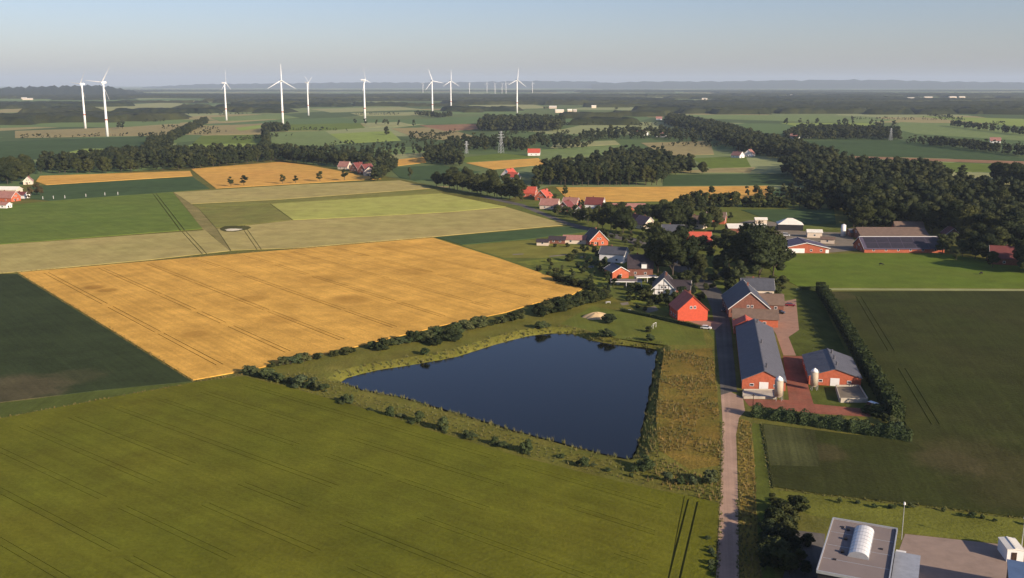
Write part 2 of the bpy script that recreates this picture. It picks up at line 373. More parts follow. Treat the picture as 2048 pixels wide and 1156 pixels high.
def crop(name, px, mat, h, tram=None, z0=0.005, broken=0.0):
    """a standing crop of height h over a field outline given in photograph pixels; wheel tracks are gaps in it"""
    poly = [tuple(G(*p).xy) for p in px]; mb = MB()
    if not tram: add_slab(mb, poly, z0, h)
    else:
        # tram = (pixel line along a track, list of track offsets in metres, track width, gauge, headland margins)
        (a, b), offs, w, gauge, (m0, m1) = tram
        A, B = G(*a), G(*b); d = (B - A).xy.normalized(); nn = (-d.y, d.x); o0 = nn[0] * A.x + nn[1] * A.y
        lo, hi = min(d.dot(Vector(p)) for p in poly), max(d.dot(Vector(p)) for p in poly)
        cuts = sorted(o0 + o + s * gauge / 2 for o in offs for s in (-1, 1))
        prev = None
        for c in cuts:
            BR = random.Random(round(min(offs, key=lambda o: abs(o0 + o - c)), 2))
            pc = poly if prev is None else clip(poly, nn, prev, False)
            add_slab(mb, clip(pc, nn, c - w / 2), z0, h)
            tr = clip(clip(poly, nn, c - w / 2, False), nn, c + w / 2)
            if tr:
                ts = [d.x * p[0] + d.y * p[1] for p in tr]
                if max(ts) - min(ts) > m0 + m1 + 5:
                    add_slab(mb, clip(tr, (d.x, d.y), min(ts) + m0), z0, h)
                    add_slab(mb, clip(tr, (d.x, d.y), max(ts) - m1, False), z0, h)
                    t0 = min(ts) + m0
                    while broken and t0 < max(ts) - m1:      # stretches where the crop has closed over the track
                        t0 += BR.uniform(20, 110); t1 = min(t0 + BR.uniform(4, 60) * broken, max(ts) - m1)
                        if t1 > t0: add_slab(mb, clip(clip(tr, (d.x, d.y), t0, False), (d.x, d.y), t1), z0, h)
                        t0 = t1
                else: add_slab(mb, tr, z0, h)
            prev = c + w / 2
        add_slab(mb, clip(poly, nn, prev, False), z0, h)
    return tag(mb.build(name, mat), kind='structure')

def PX(*pts): return [tuple(G(*p).xy) for p in pts]

# pond outline at water level, rim of its bank at ground level
WZ = -1.4
pond_px = [(672, 766), (690, 753), (750, 739), (830, 726), (910, 712), (980, 689), (1050, 671), (1100, 665), (1150, 666), (1182, 679), (1230, 687),
           (1290, 693), (1322, 698), (1316, 740), (1306, 790), (1298, 840), (1290, 880), (1274, 919), (1258, 921), (1200, 911), (1120, 890), (1040, 868),
           (960, 845), (880, 820), (800, 797), (720, 782)]
def densify(P, step):
    out = []
    for i in range(len(P)):
        a, b = Vector(P[i]), Vector(P[(i + 1) % len(P)]); n = max(1, int((b - a).length / step))
        out += [tuple(a.lerp(b, k / n)) for k in range(n)]
    return out
rnd = random.Random(5)
shore = ccw(densify([tuple(G(x, y, WZ).xy) for x, y in pond_px], 3.0))
shore = [(x + rnd.uniform(-.35, .35), y + rnd.uniform(-.35, .35)) for x, y in shore]
def offset(P, d):
    out = []; n = len(P)
    for i in range(n):
        a, b = Vector(P[i - 2]), Vector(P[(i + 2) % n]); t = (b - a).normalized(); out.append((P[i][0] + t.y * d, P[i][1] - t.x * d))
    return out
rim = offset(shore, 3.4); toe = offset(shore, -1.5)
sheet('pond', toe, M['water'], WZ)
mb = MB(); n = len(shore)
mb.v = [(x, y, .008) for x, y in rim] + [(x + rnd.uniform(-.3, .3), y + rnd.uniform(-.3, .3), -.55 + rnd.uniform(-.2, .15)) for x, y in offset(shore, 1.3)] + [(x, y, WZ + .06) for x, y in shore] + [(x, y, WZ - .9) for x, y in toe]
for k in range(3):
    for i in range(n): mb.f.append((k * n + i, k * n + (i + 1) % n, (k + 1) * n + (i + 1) % n, (k + 1) * n + i))
tag(mb.build('pond_bank', M['bank'], smooth=True), kind='structure')

# the ground: one sheet to the horizon with the pond cut out of it
sheet('ground', [(-32000, -3000), (32000, -3000), (32000, 44000), (-32000, 44000)], M['country'], 0.0, [rim])
sheet('field_margin', PX((-600, 1330), (-600, 560), (-300, 430), (0, 405), (60, 360), (560, 318), (770, 352), (1010, 400), (1100, 372), (1700, 400), (2300, 520), (2450, 1330)), crop_mat('margin_herbs', alb((112, 104, 56)), .2, alb((96, 98, 50)), .6, 0, .04), .002, [rim])
sheet('pond_meadow', PX((478, 742), (640, 715), (760, 690), (900, 652), (1010, 628), (1080, 612), (1200, 588), (1320, 620), (1412, 655), (1432, 690), (1440, 1006), (1290, 985), (1150, 950), (1000, 905), (850, 862), (700, 815), (560, 778)), M['bank'], .0075, [rim])
sheet('garden_ground', PX((868, 476), (1140, 452), (1010, 412), (1100, 380), (1560, 395), (1700, 455), (1560, 505), (1545, 548), (1600, 577), (1605, 640), (1470, 665), (1432, 690), (1415, 655), (1320, 618), (1200, 588), (1165, 578)), M['lawn'], .005)
sheet('sports_lawn', PX((1120, 648), (1185, 612), (1240, 622), (1405, 660), (1412, 690), (1330, 690), (1230, 676), (1160, 656)), crop_mat('mown_lawn', alb((104, 104, 50)), .1, alb((96, 108, 50)), .5, 0, .05), .014)
sheet('dry_grass_strip', PX((1328, 702), (1424, 696), (1434, 780), (1440, 850), (1441, 930), (1380, 940), (1318, 900), (1312, 840), (1318, 770)), M['dry'], .014)

sheet('hay_meadow', PX((925, 491), (1060, 480), (1180, 494), (1216, 497), (1170, 508), (1080, 516), (1010, 516)), crop_mat('cut_hay_grass', alb((132, 122, 62)), .12, alb((110, 110, 54)), .7, R(80), .05), .012)
for q in ([(1030, 524), (1090, 518), (1150, 516), (1140, 522), (1060, 530)], [(1100, 545), (1160, 534), (1175, 540), (1125, 553)], [(1180, 560), (1208, 556), (1216, 566), (1190, 571)], [(1250, 590), (1290, 592), (1300, 606), (1262, 604)], [(1170, 505), (1212, 502), (1205, 511), (1180, 513)], [(1400, 548), (1425, 545), (1440, 553), (1415, 556)]):
    sheet('lawn', PX(*q), crop_mat('garden_grass', alb((124, 124, 58)), .12, alb((100, 110, 50)), .5, 0, .08), .016)
for q in ([(1160, 513), (1166, 512), (1168, 515), (1161, 516)], [(1162, 535), (1175, 533), (1178, 536), (1164, 538)], [(1025, 508), (1048, 507), (1046, 509), (1026, 510)], [(1098, 512), (1135, 508), (1136, 510), (1100, 514)], [(1240, 606), (1256, 604), (1258, 609), (1244, 611)], [(1284, 618), (1310, 612), (1318, 620), (1296, 626)]):
    sheet('garden_path', PX(*q), M['yard'], .022)
# fields around the pond
W_T = [(95, 548), (440, 731)]
crop('wheat_field', [(36, 546), (300, 523), (600, 498), (866, 476), (1000, 518), (1168, 577), (1130, 598), (1074, 606), (1010, 626), (900, 648), (745, 686), (640, 712), (492, 742), (386, 761)], M['wheat'], .28,
     (W_T, [0, 26, 50, 76, 102, 128, 154, 178], .36, 2.2, (7, 12)), broken=.15)
crop('barley_field', [(0, 838), (200, 800), (388, 766), (490, 754), (640, 793), (760, 828), (860, 862), (1040, 915), (1240, 965), (1300, 978), (1368, 992), (1325, 1210), (1300, 1330), (-500, 1330), (-500, 940)], M['barley'], .26,
     (((491, 910), (995, 1092)), [12.7 * k for k in range(-9, 5)], .13, 1.8, (12, 5)), broken=.6)
crop('barley_headland', [(1370, 992), (1437, 1008), (1432, 1100), (1428, 1330), (1303, 1330), (1327, 1210)], M['barley'], .3, (((1386, 1000), (1348, 1156)), [0], .5, 2.2, (2, 2)))
crop('maize_field', [(0, 549), (34, 549), (384, 764), (200, 782), (0, 806), (-400, 850), (-400, 560)], M['maize'], .3)
sheet('grass_margin', PX((-400, 850), (0, 806), (200, 782), (384, 764), (388, 766), (200, 800), (0, 838), (-500, 940)), crop_mat('margin_grass', alb((84, 90, 48)), .15, None, 0), .012)
crop('pale_barley_field', [(-300, 512), (0, 490), (410, 461), (459, 502), (300, 520), (36, 544), (0, 547), (-300, 575)], M['pale'], .22, (((372, 468), (405, 504)), [0], .5, 2.4, (0, 0)))
crop('green_crop_field', [(-300, 428), (0, 412), (100, 403), (345, 385), (405, 458), (0, 489), (-300, 511)], M['green'], .3, (((318, 400), (362, 458)), [0], .8, 2.6, (0, 0)))
crop('dark_crop_field', [(60, 398), (60, 372), (90, 371), (385, 354), (420, 378), (345, 384), (100, 402)], M['darkgreen'], .22)
crop('narrow_wheat_field', [(72, 363), (80, 352), (380, 342), (385, 352), (92, 370)], M['wheat_far'], .24)
crop('row_tree_wheat_field', [(382, 338), (560, 324), (620, 331), (762, 358), (590, 368), (432, 377)], M['wheat_far'], .24)
crop('tan_barley_field', [(348, 385), (590, 370), (800, 361), (866, 377), (560, 399), (382, 408)], M['pale'], .2)
crop('stubble_strip', [(384, 409), (560, 400), (868, 378), (884, 386), (540, 407), (396, 416)], M['tanolive'], .12)
crop('olive_fallow_field', [(397, 417), (539, 408), (584, 440), (432, 456)], M['tanolive'], .18)
crop('yellow_barley_field', [(542, 408), (884, 387), (1012, 414), (900, 424), (756, 432), (586, 440)], M['yellowgreen'], .22)
crop('wide_barley_field', [(434, 458), (586, 441), (756, 433), (900, 425), (1014, 415), (1134, 450), (866, 474), (600, 496), (462, 501)], M['pale'], .24, (((500, 473), (520, 502)), [0], .45, 2.4, (0, 0)))
crop('green_strip_field', [(872, 475), (1136, 453), (1182, 463), (1060, 478), (924, 490)], M['darkgreen'], .22)
crop('village_wheat_field', [(1112, 375), (1320, 374), (1538, 372), (1545, 396), (1380, 402), (1140, 404)], M['wheat_far'], .24)
crop('copse_side_field', [(1326, 350), (1590, 347), (1605, 370), (1326, 372)], M['darkgreen'], .22)
crop('yard_side_field', [(1482, 420), (1668, 417), (1672, 449), (1560, 448)], M['darkgreen'], .22)
crop('cow_meadow', [(1546, 510), (1720, 507), (1890, 508), (2048, 528), (2200, 545), (2200, 578), (2048, 577), (1600, 575), (1542, 546)], M['meadow'], .12)
crop('leafy_crop_field', [(1662, 584), (1800, 583), (2048, 583), (2250, 585), (2350, 1080), (2048, 1036), (1820, 1008), (1640, 988), (1545, 974), (1522, 848), (1700, 870), (1822, 880), (1812, 850), (1740, 720)], M['maize_r'], .24, (((1735, 625), (1960, 1000)), [0], .26, 2.2, (12, 60)), broken=.5)
sheet('mown_strip', PX((1540, 977), (1640, 991), (1820, 1012), (2048, 1040), (2350, 1084), (2400, 1130), (2048, 1092), (1810, 1066), (1620, 1030), (1545, 1000)), crop_mat('mown_grass', alb((112, 110, 52)), .12, None, 0, R(80), .04), .012)
sheet('nursery_plot', PX((1527, 850), (1630, 862), (1640, 935), (1540, 932)), crop_mat('striped_seedlings', alb((76, 76, 50)), .15, None, 0, R(11), .05, row=(.01, .9), streak=1.0), .25)
sheet('barn_lawn', PX((1592, 580), (1632, 580), (1740, 800), (1735, 818), (1628, 808), (1612, 770), (1592, 712), (1577, 674), (1597, 660)), crop_mat('mottled_rough_lawn', alb((92, 96, 48)), .2, alb((64, 66, 38)), .8, 0, .05), .010)  # rough grass mottled at random with darker green
sheet('field_path', PX((1592, 576), (2048, 578), (2250, 580), (2250, 584), (2048, 582), (1592, 580)), M['softpale'], .02)
# farther fields
far = [
 ('softtan', [(30, 262), (370, 250), (395, 262), (340, 271), (30, 276)]), ('darkgreen', [(-200, 290), (0, 283), (300, 272), (290, 296), (168, 297), (90, 318), (-200, 340)]),
 ('lime', [(130, 306), (168, 298), (290, 298), (300, 305), (180, 312)]), ('lime', [(352, 303), (380, 290), (525, 286), (522, 304), (440, 306)]), ('green', [(384, 289), (402, 272), (525, 269), (525, 285)]),
 ('softtan', [(404, 271), (420, 252), (525, 247), (527, 268)]), ('softgreen', [(545, 296), (540, 264), (650, 262), (690, 287), (640, 294)]), ('green', [(540, 262), (540, 250), (720, 246), (730, 256), (652, 261)]),
 ('lime', [(656, 268), (780, 262), (802, 281), (692, 287)]), ('softtan', [(782, 257), (880, 254), (962, 276), (902, 281), (830, 276)]), ('softpale', [(722, 246), (800, 244), (830, 251), (740, 255)]),
 ('redsoil', [(838, 251), (950, 248), (970, 258), (890, 262)]), ('softgreen', [(900, 247), (1000, 244), (990, 250), (950, 248)]), ('wheat_far', [(752, 323), (850, 314), (852, 325), (790, 333)]),
 ('darkgreen', [(778, 336), (880, 330), (962, 344), (900, 358), (832, 362), (800, 356)]), ('wheat_far', [(932, 326), (1084, 316), (1090, 329), (985, 339)]), ('green', [(900, 318), (1000, 307), (1080, 314), (930, 325)]),
 ('softpale', [(760, 311), (900, 302), (905, 310), (770, 321)]), ('softgreen', [(1064, 301), (1240, 290), (1252, 304), (1080, 320)]), ('softpale', [(1110, 286), (1230, 281), (1240, 289), (1100, 297)]), ('softtan', [(1282, 286), (1420, 282), (1428, 309), (1332, 312)]),
 ('green', [(1382, 317), (1490, 312), (1502, 334), (1422, 337)]), ('softtan', [(1332, 345), (1440, 336), (1510, 335), (1500, 345)]), ('softgreen', [(1362, 229), (1640, 231), (1800, 240), (1700, 246), (1420, 238)]), ('lime', [(1560, 246), (1760, 246), (1750, 252), (1600, 254)]),
 ('softgreen', [(1800, 244), (1900, 248), (2048, 262), (2300, 280), (2300, 300), (2048, 282), (1830, 268), (1790, 258)]), ('lime', [(1830, 232), (2048, 238), (2300, 245), (2300, 262), (2048, 254), (1900, 240)]),
 ('darkgreen', [(1592, 282), (1790, 279), (1900, 292), (2048, 318), (2048, 322), (1698, 311), (1640, 300)]), ('redsoil', [(1692, 312), (2048, 323), (2250, 330), (2250, 338), (2048, 329), (1694, 316)]),
 ('green', [(1700, 318), (2048, 331), (2250, 340), (2250, 352), (2048, 343), (1858, 344)]), ('softpale', [(1862, 346), (1960, 345), (2048, 350), (2200, 358), (2200, 420), (2048, 402), (1940, 384), (1870, 368)]),
 ('softpale', [(120, 215), (340, 205), (420, 212), (200, 222)]), ('softgreen', [(420, 235), (560, 228), (600, 236), (440, 243)]), ('softpale', [(620, 218), (800, 214), (850, 219), (660, 225)]), ('lime', [(570, 250), (480, 262), (470, 256), (540, 248)]),
 ('softpale', [(900, 212), (1060, 208), (1100, 216), (950, 220)]), ('softgreen', [(1040, 232), (1110, 232), (1120, 237), (1040, 238)]), ('softpale', [(700, 226), (860, 224), (870, 230), (720, 232)]),
]
for i, (m_, p) in enumerate(far): crop('distant_field', p, M[m_], .22 + .012 * (i % 7))

# roads and paved yards
sheet('farm_lane', PX((1428, 1330), (1432, 1156), (1438, 1050), (1441, 980), (1443, 900), (1445, 840), (1442, 790), (1462, 784), (1486, 796), (1490, 822), (1478, 836), (1472, 870), (1474, 920), (1476, 1000), (1477, 1070), (1478, 1156), (1482, 1330)), M['lane'], .024)
sheet('road', PX((1442, 790), (1438, 740), (1434, 700), (1430, 660), (1424, 620), (1412, 590), (1385, 565), (1340, 535), (1292, 500), (1250, 482), (1185, 466), (1130, 449), (1040, 412), (960, 394), (965, 391), (1046, 408), (1136, 444), (1195, 459), (1262, 474), (1310, 492), (1360, 522), (1410, 552), (1442, 582), (1456, 620), (1462, 660), (1466, 700), (1470, 740), (1474, 784), (1462, 784)), M['asphalt'], .02)
sheet('village_road', PX((1410, 552), (1440, 545), (1490, 552), (1545, 556), (1548, 561), (1490, 558), (1442, 552), (1424, 564)), M['asphalt'], .028)
sheet('brick_yard', PX((1487, 798), (1578, 800), (1566, 712), (1606, 712), (1616, 770), (1627, 808), (1732, 818), (1742, 834), (1640, 828), (1498, 812)), M['paver'], .032)
sheet('paved_drive', PX((1543, 655), (1560, 604), (1592, 598), (1598, 660), (1577, 674), (1592, 711), (1567, 711), (1552, 668)), M['drive'], .030)
sheet('house_terrace', PX((1372, 641), (1412, 640), (1446, 646), (1430, 660), (1405, 652)), M['drive'], .036)
sheet('farm_yard', PX((1500, 440), (1560, 445), (1600, 462), (1700, 466), (1720, 500), (1650, 506), (1560, 503), (1540, 480), (1460, 470), (1455, 452)), M['yard'], .028)
sheet('hall_yard', PX((1810, 1068), (2048, 1094), (2400, 1135), (2400, 1330), (1700, 1330), (1780, 1150)), plain('greyish_paved_yard', alb((150, 126, 116)), .14, .3, .9, .2), .028)
sheet('hall_side_yard', PX((1588, 1060), (1650, 1068), (1640, 1180), (1560, 1180)), M['asphalt'], .026)
sheet('verge', PX((1480, 838), (1500, 842), (1508, 900), (1512, 1000), (1520, 1156), (1530, 1330), (1483, 1330), (1479, 1156), (1478, 1000), (1475, 900), (1474, 860)), M['verge'], .018)
sheet('ditch_strip', PX((1503, 845), (1522, 850), (1540, 975), (1550, 1156), (1560, 1330), (1532, 1330), (1521, 1156), (1513, 1000)), crop_mat('ditch_grass', alb((92, 96, 46)), .25, None, 0, ROT, .05), .016)
sheet('weedy_ring', PX((440, 457), (450, 453), (474, 452), (497, 453), (503, 456), (494, 460), (470, 464), (450, 464), (441, 461)), crop_mat('dark_weeds', alb((84, 80, 48)), .2, None, 0), .26)
sheet('field_track', PX((347, 385), (354, 385), (398, 418), (434, 458), (461, 502), (458, 503), (424, 470), (404, 458), (380, 425)), crop_mat('worn_track', alb((146, 128, 84)), .15, alb((118, 112, 68)), .6, R(-39), .05), .02)

# ------------------------------------------------------------------ buildings
def window(parent, x, y, z, w, h, face, frame='white'):
    """a window standing proud of the wall; face = '-y', '+y', '+x' or '-x'"""
    if face in ('-y', '+y'):
        s = -1 if face == '-y' else 1
        f = MB().box(x - w / 2, x + w / 2, min(y, y + s * .08), max(y, y + s * .08), z, z + h).build('window', M[frame], parent)
        MB().box(x - w / 2 + .13, x + w / 2 - .13, min(y + s * .082, y + s * .1), max(y + s * .082, y + s * .1), z + .13, z + h - .13).build('pane', M['glass'], f)
    else:
        s = -1 if face == '-x' else 1
        f = MB().box(min(x, x + s * .08), max(x, x + s * .08), y - w / 2, y + w / 2, z, z + h).build('window', M[frame], parent)
        MB().box(min(x + s * .082, x + s * .1), max(x + s * .082, x + s * .1), y - w / 2 + .13, y + w / 2 - .13, z + .13, z + h - .13).build('pane', M['glass'], f)

def house(label, px, py, rot, w, l, eave, ridge, wall, roof, anchor='front', name='house', cat='house', group=None, over=.45, trim=True, wins=2, side=2, upper=True, chimney=True, door=True, hip=False, skylights=0, base=None):
    p = G(px, py); rz = R(rot)
    if anchor == 'front': p = p + Vector((-math.sin(rz), math.cos(rz), 0)) * (l / 2)
    t = empty(name, p, rz, label, cat, group)
    a, b = w / 2, l / 2; rise = ridge - eave; sl = rise / a
    W = MB()
    if hip: W.box(-a, a, -b, b, 0, eave)
    else: W.prism([(-a, 0), (a, 0), (a, eave), (0, ridge), (-a, eave)], -b, b)
    W.build('wall', M[wall], t)
    th = .22; ax = a + over; ze = eave - over * sl + .03; zr = ridge + .03
    if hip:
        q = min(a, b) * .98
        vs = [(-ax, -b - over, ze), (ax, -b - over, ze), (ax, b + over, ze), (-ax, b + over, ze), (0, -b + q, zr), (0, b - q + .02, zr)]
        rf = MB().add(vs, [(0, 1, 4), (1, 2, 5, 4), (2, 3, 5), (3, 0, 4, 5), (3, 2, 1, 0)]).build('roof', M[roof], t)
    else:
        rf = MB().prism([(-ax, ze), (0, zr), (ax, ze), (ax, ze + th), (0, zr + th), (-ax, ze + th)], -b - over, b + over).build('roof', M[roof], t)
        MB().box(-.16, .16, -b - over + .05, b + over - .05, zr + th - .06, zr + th + .1).build('ridge_cap', M[roof], rf)
        if trim:
            for y in (-b - over - .07, b + over + .003):
                for s in (-1, 1):
                    MB().add([(s * ax, y, ze - .05), (0, y, zr - .05), (0, y, zr + th + .06), (s * ax, y, ze + th + .06), (s * ax, y + .065, ze - .05), (0, y + .065, zr - .05), (0, y + .065, zr + th + .06), (s * ax, y + .065, ze + th + .06)],
                             [(0, 1, 2, 3), (7, 6, 5, 4), (0, 4, 5, 1), (3, 2, 6, 7), (0, 3, 7, 4), (1, 5, 6, 2)]).build('bargeboard', M['white'], rf)
    if chimney and not hip:
        MB().box(.5, 1.2, b * .2, b * .2 + .7, ridge - .6, ridge + 1.0).build('chimney', M['brick_d'], rf)
    for k in range(skylights):
        x0, x1 = a * .35, a * .35 + 1.0; y = (-.4 + .5 * k) * l * .6; z0, z1 = ridge - x0 * sl + th + .03, ridge - x1 * sl + th + .03
        MB().add([(x0, y, z0), (x1, y, z1), (x1, y + 1, z1), (x0, y + 1, z0), (x0, y, z0 + .1), (x1, y, z1 + .1), (x1, y + 1, z1 + .1), (x0, y + 1, z0 + .1)],
                 [(3, 2, 1, 0), (4, 5, 6, 7), (0, 1, 5, 4), (1, 2, 6, 5), (2, 3, 7, 6), (3, 0, 4, 7)]).build('skylight', M['glass'], rf)
    for f, y in (('-y', -b), ('+y', b)):
        for k in range(wins):
            window(t, (k - (wins - 1) / 2) * w / (wins + .6), y, .9 if eave > 2.4 else .5, 1.25, 1.3, f)
        if upper and rise > 3:
            for s in (-.8, .8): window(t, s, y, eave + .5, 1.0, 1.2, f)
    for f, x in (('+x', a), ('-x', -a)):
        for k in range(side): window(t, x, (k - (side - 1) / 2) * l / (side + .5), 1.0, 1.3, 1.2, f)
    if door: MB().box(-w * .08 - .5, -w * .08 + .5, -b - .09, -b, 0.02, 2.1).build('door', M['timber'], t)
    return t

# --- pig barn by the lane
def pig_barn(label, px, py, rot, w, l, eave, ridge):
    t = house(label, px, py, rot, w, l, eave, ridge, 'brick_o', 'fibre', name='barn', cat='barn', over=.35, trim=False, wins=0, side=0, upper=False, chimney=False, door=False)
    b, a = l / 2, w / 2
    for x in (-a * .55, a * .55): window(t, x, -b, 1.1, 1.3, .9, '-y')
    MB().box(-1.4, 1.4, -b - .1, -b, .02, 2.6).build('door', M['white'], t)
    n = int(l / 8)
    for s, f in ((-a, '-x'), (a, '+x')):
        for k in range(n): window(t, s, -b + 4 + k * 8, 1.2, 1.6, .7, f)
    for k in range(3):
        y = -b + 5 + k * (l - 10) / 2; v = MB().tube((.9, y, ridge - .4), (.9, y, ridge + 1.0), .32, .32, 10)
        o = v.build('vent', M['fibre'], t); MB().tube((.9, y, ridge + 1.12), (.9, y, ridge + 1.3), .45, .2, 10).build('cap', M['fibre'], o)
    return t
barn1 = pig_barn('long grey-roofed brick barn beside the lane, red gable to the concrete slab', 1527, 780, -11, 13.4, 72, 3.0, 6.2)
barn2 = pig_barn('short grey-roofed brick barn between the long barn and the dark hedge', 1669, 772, -11.5, 16.0, 25, 3.0, 5.6)

def silo(label, px, py, h, r):
    t = empty('feed_silo', G(px, py), 0, label, 'silo', None)
    MB().lathe([(r, 1.6), (r, h * .83)], 20).build('body', M['steel'], t, True)
    MB().lathe([(.25, .9), (r * .98, 1.598)], 20).build('hopper', M['steel'], t, True)
    MB().lathe([(r * 1.02, h * .832), (r * .75, h * .93), (.28, h * .985), (.25, h)], 20).build('lid', M['white'], t, True)
    for k in range(4):
        q = math.pi / 4 + k * math.pi / 2; x, y = r * .9 * math.cos(q), r * .9 * math.sin(q)
        MB().tube((x, y, 0), (x, y, 1.75), .07, .07, 6).build('leg', M['galv'], t)
    l = MB()
    for s in (-.2, .2): l.tube((r + .15, s, 0), (r + .15, s, h * .9), .03, .03, 5)
    for k in range(int(h / .5)): l.tube((r + .15, -.2, .3 + k * .5), (r + .15, .2, .3 + k * .5), .02, .02, 4)
    l.build('ladder', M['galv'], t)
silo('cream feed silo with pale lid at the corner of the long barn', 1556, 801, 7.8, 1.25)
silo('cream feed silo with pale lid at the corner of the short barn', 1627, 780, 7.2, 1.15)

def slab_pit(label, px4, h, wall_h, mat='concrete', name='manure_slab'):
    P = ccw(PX(*px4)); c = sum((Vector(p) for p in P), Vector((0, 0))) / len(P)
    t = empty(name, (c.x, c.y, 0), 0, label, 'concrete slab'); L = [(p[0] - c.x, p[1] - c.y) for p in P]
    m = MB(); add_slab(m, L, .02, h); m.build('floor', M[mat], t)
    for i in range(len(L)):
        a, b = Vector(L[i]), Vector(L[(i + 1) % len(L)]); d = (b - a).normalized(); n_ = Vector((d.y, -d.x)) * .22
        q = [a + d * .12, b - d * .12, b - d * .12 + n_, a + d * .12 + n_]
        m = MB(); add_slab(m, [tuple(v) for v in q], .02, wall_h); m.build('wall', M['concrete'], t)
    return t
slab_pit('pale concrete apron slab in front of the long barn gable', [(1487, 783), (1549, 783), (1552, 798), (1486, 797)], .45, .8, name='concrete_apron')
slab_pit('walled concrete manure slab in front of the short barn', [(1672, 779), (1718, 779), (1734, 805), (1680, 805)], 1.0, 1.5, 'yard')

# --- the farmstead behind the long barn
house('big old farmhouse with dark steep roof and brick gable behind the long barn', 1499, 637, -6, 17, 27, 4.0, 11.0, 'brick_d', 'slate', name='farmhouse', cat='farmhouse', wins=4, side=4)
house('small red-roofed link between the long barn and the brown-roofed stable', 1490, 663, -11, 9, 9, 3.0, 5.4, 'brick_o', 'tile_red', 'centre', name='stable', cat='stable', trim=False, chimney=False, wins=1, side=1)
house('low brown-roofed stable joining the long barn to the old farmhouse', 1509, 648, 80, 9.5, 17.5, 3.3, 6.0, 'brick_o', 'tile_brown', 'centre', name='stable', cat='stable', trim=False, chimney=False)
house('brown-roofed wing on the drive side of the old farmhouse', 1538, 618, 82, 9, 11, 3.0, 6.5, 'brick_d', 'tile_brown', 'centre', name='stable', cat='stable', trim=False, chimney=False)
house('slate-roofed annex behind the old farmhouse by the cow meadow', 1513, 590, 84, 10, 14, 3.5, 7.6, 'cream', 'slate', 'centre', name='annex', cat='house')

# --- village houses
house('bright red brick house with red roof beside the village road', 1385, 642, 7, 12.6, 12, 4.6, 10.2, 'brick_r', 'tile_red', trim=False, wins=0, side=3, door=False)
t = house('half-timbered white-gabled house with dark roof above the red brick house', 1327, 592, -10, 10.5, 17, 3.0, 8.2, 'white', 'tile_dark', side=3)
for x in (-4.2, -2.1, 0, 2.1, 4.2): MB().box(x - .12, x + .12, -8.55, -8.502, .02, 3.2 + max(0, 4.6 - abs(x)) * .85).build('timber_beam', M['timber'], t)
for z in (2.9, 4.9): MB().box(-4.6 + (z - 2.9), 4.6 - (z - 2.9), -8.58, -8.552, z, z + .25).build('timber_beam', M['timber'], t)
house('small brick gable garage with slate roof left of the dark-roofed house', 1241, 557, 16, 8.6, 11, 3.4, 5.8, 'brick_o', 'slate', wins=1, side=1, chimney=False)
t = house('large dark-roofed house with white dormer above the carport', 1280, 548, 84, 12.5, 12.5, 4.2, 9.8, 'brick_d', 'tile_dark', 'centre', trim=False)
d = MB().box(-6.6, -3.2, -1.9 - 1.2, .7 - 1.2, 3.9, 6.4).build('dormer', M['white'], t)
MB().box(-6.9, -2.6, -2.2 - 1.2, 1.0 - 1.2, 6.402, 6.6).build('dormer_roof', M['slate'], d)
house('white-walled slate-roofed house beside the garden with the trampoline', 1228, 522, 68, 9.5, 14, 4.6, 7.8, 'white', 'slate', 'centre', trim=True)
def carport(label, px, py, rot, w, l, h, roofm='felt'):
    t = empty('carport', G(px, py), R(rot), label, 'carport')
    MB().box(-w / 2, w / 2, -l / 2, l / 2, h, h + .25).build('roof', M[roofm], t)
    for x in (-w / 2 + .25, 0, w / 2 - .25):
        for y in (-l / 2 + .25, l / 2 - .25): MB().box(x - .1, x + .1, y - .1, y + .1, 0, h - .002).build('post', M['white'], t)
    MB().box(-w / 2 + .4, -w * .2, l / 2 - .6, l / 2 - .4, 0, h - .01).build('back_wall', M['white'], t)
    MB().box(-w / 2 + .02, w / 2 - .02, -l / 2 - .06, -l / 2 - .003, h - .08, h + .3).build('fascia', M['white'], t)
    return t
carport('flat-roofed white carport below the brick gable garage', 1252, 572, -4, 15, 6.5, 2.6)
carport('pale flat terrace roof at the foot of the dark-roofed house', 1292, 564, 8, 11, 5, 2.7, 'plank')
house('orange brick gable house with dark roof at the end of the green strip field', 1198, 491, 14, 11.5, 14, 3.0, 8.8, 'brick_o', 'tile_dark', side=2)
house('long low cream outbuilding joined to the orange brick gable house', 1152, 486, 82, 7, 15, 2.6, 4.6, 'cream', 'tile_pink', 'centre', name='outbuilding', cat='outbuilding', chimney=False)
house('dark-roofed garden shed on the lawn near the green strip field', 1115, 486, 78, 6, 10, 2.4, 4.0, 'brick_d', 'tile_dark', 'centre', name='garden_shed', cat='shed', chimney=False, trim=False, upper=False)
house('small grey shed at the outer end of the garden sheds', 1086, 490, 80, 5, 7, 2.2, 3.4, 'cream', 'tile_dark', 'centre', name='garden_shed', cat='shed', chimney=False, trim=False, upper=False, wins=1, side=1)
house('house with long bright red roof behind the tall village trees', 1392, 492, 86, 11, 17, 3.6, 8.4, 'brick_o', 'tile_red', 'centre')
house('pink-roofed gable house in the middle of the village trees', 1300, 459, 24, 10, 13, 3.2, 8.0, 'cream', 'tile_pink')
house('narrow white and red gable house beside the pink-roofed house', 1279, 452, 28, 8, 11, 3.2, 7.4, 'white', 'tile_dred')
house('tan rendered house with brown roof near the white-roofed shed', 1392, 455, 62, 10, 13, 3.4, 8.0, 'cream', 'tile_brown', 'centre')
house('dark red roofed house with white gable at the edge of the village wheat', 1190, 416, 70, 10, 14, 3.4, 8.2, 'white', 'tile_dred', 'centre')
house('long low faded red shed along the village wheat field', 1252, 419, 87, 9, 29, 2.4, 4.6, 'brick_o', 'tile_pink', 'centre', name='long_shed', cat='shed', chimney=False, trim=False)
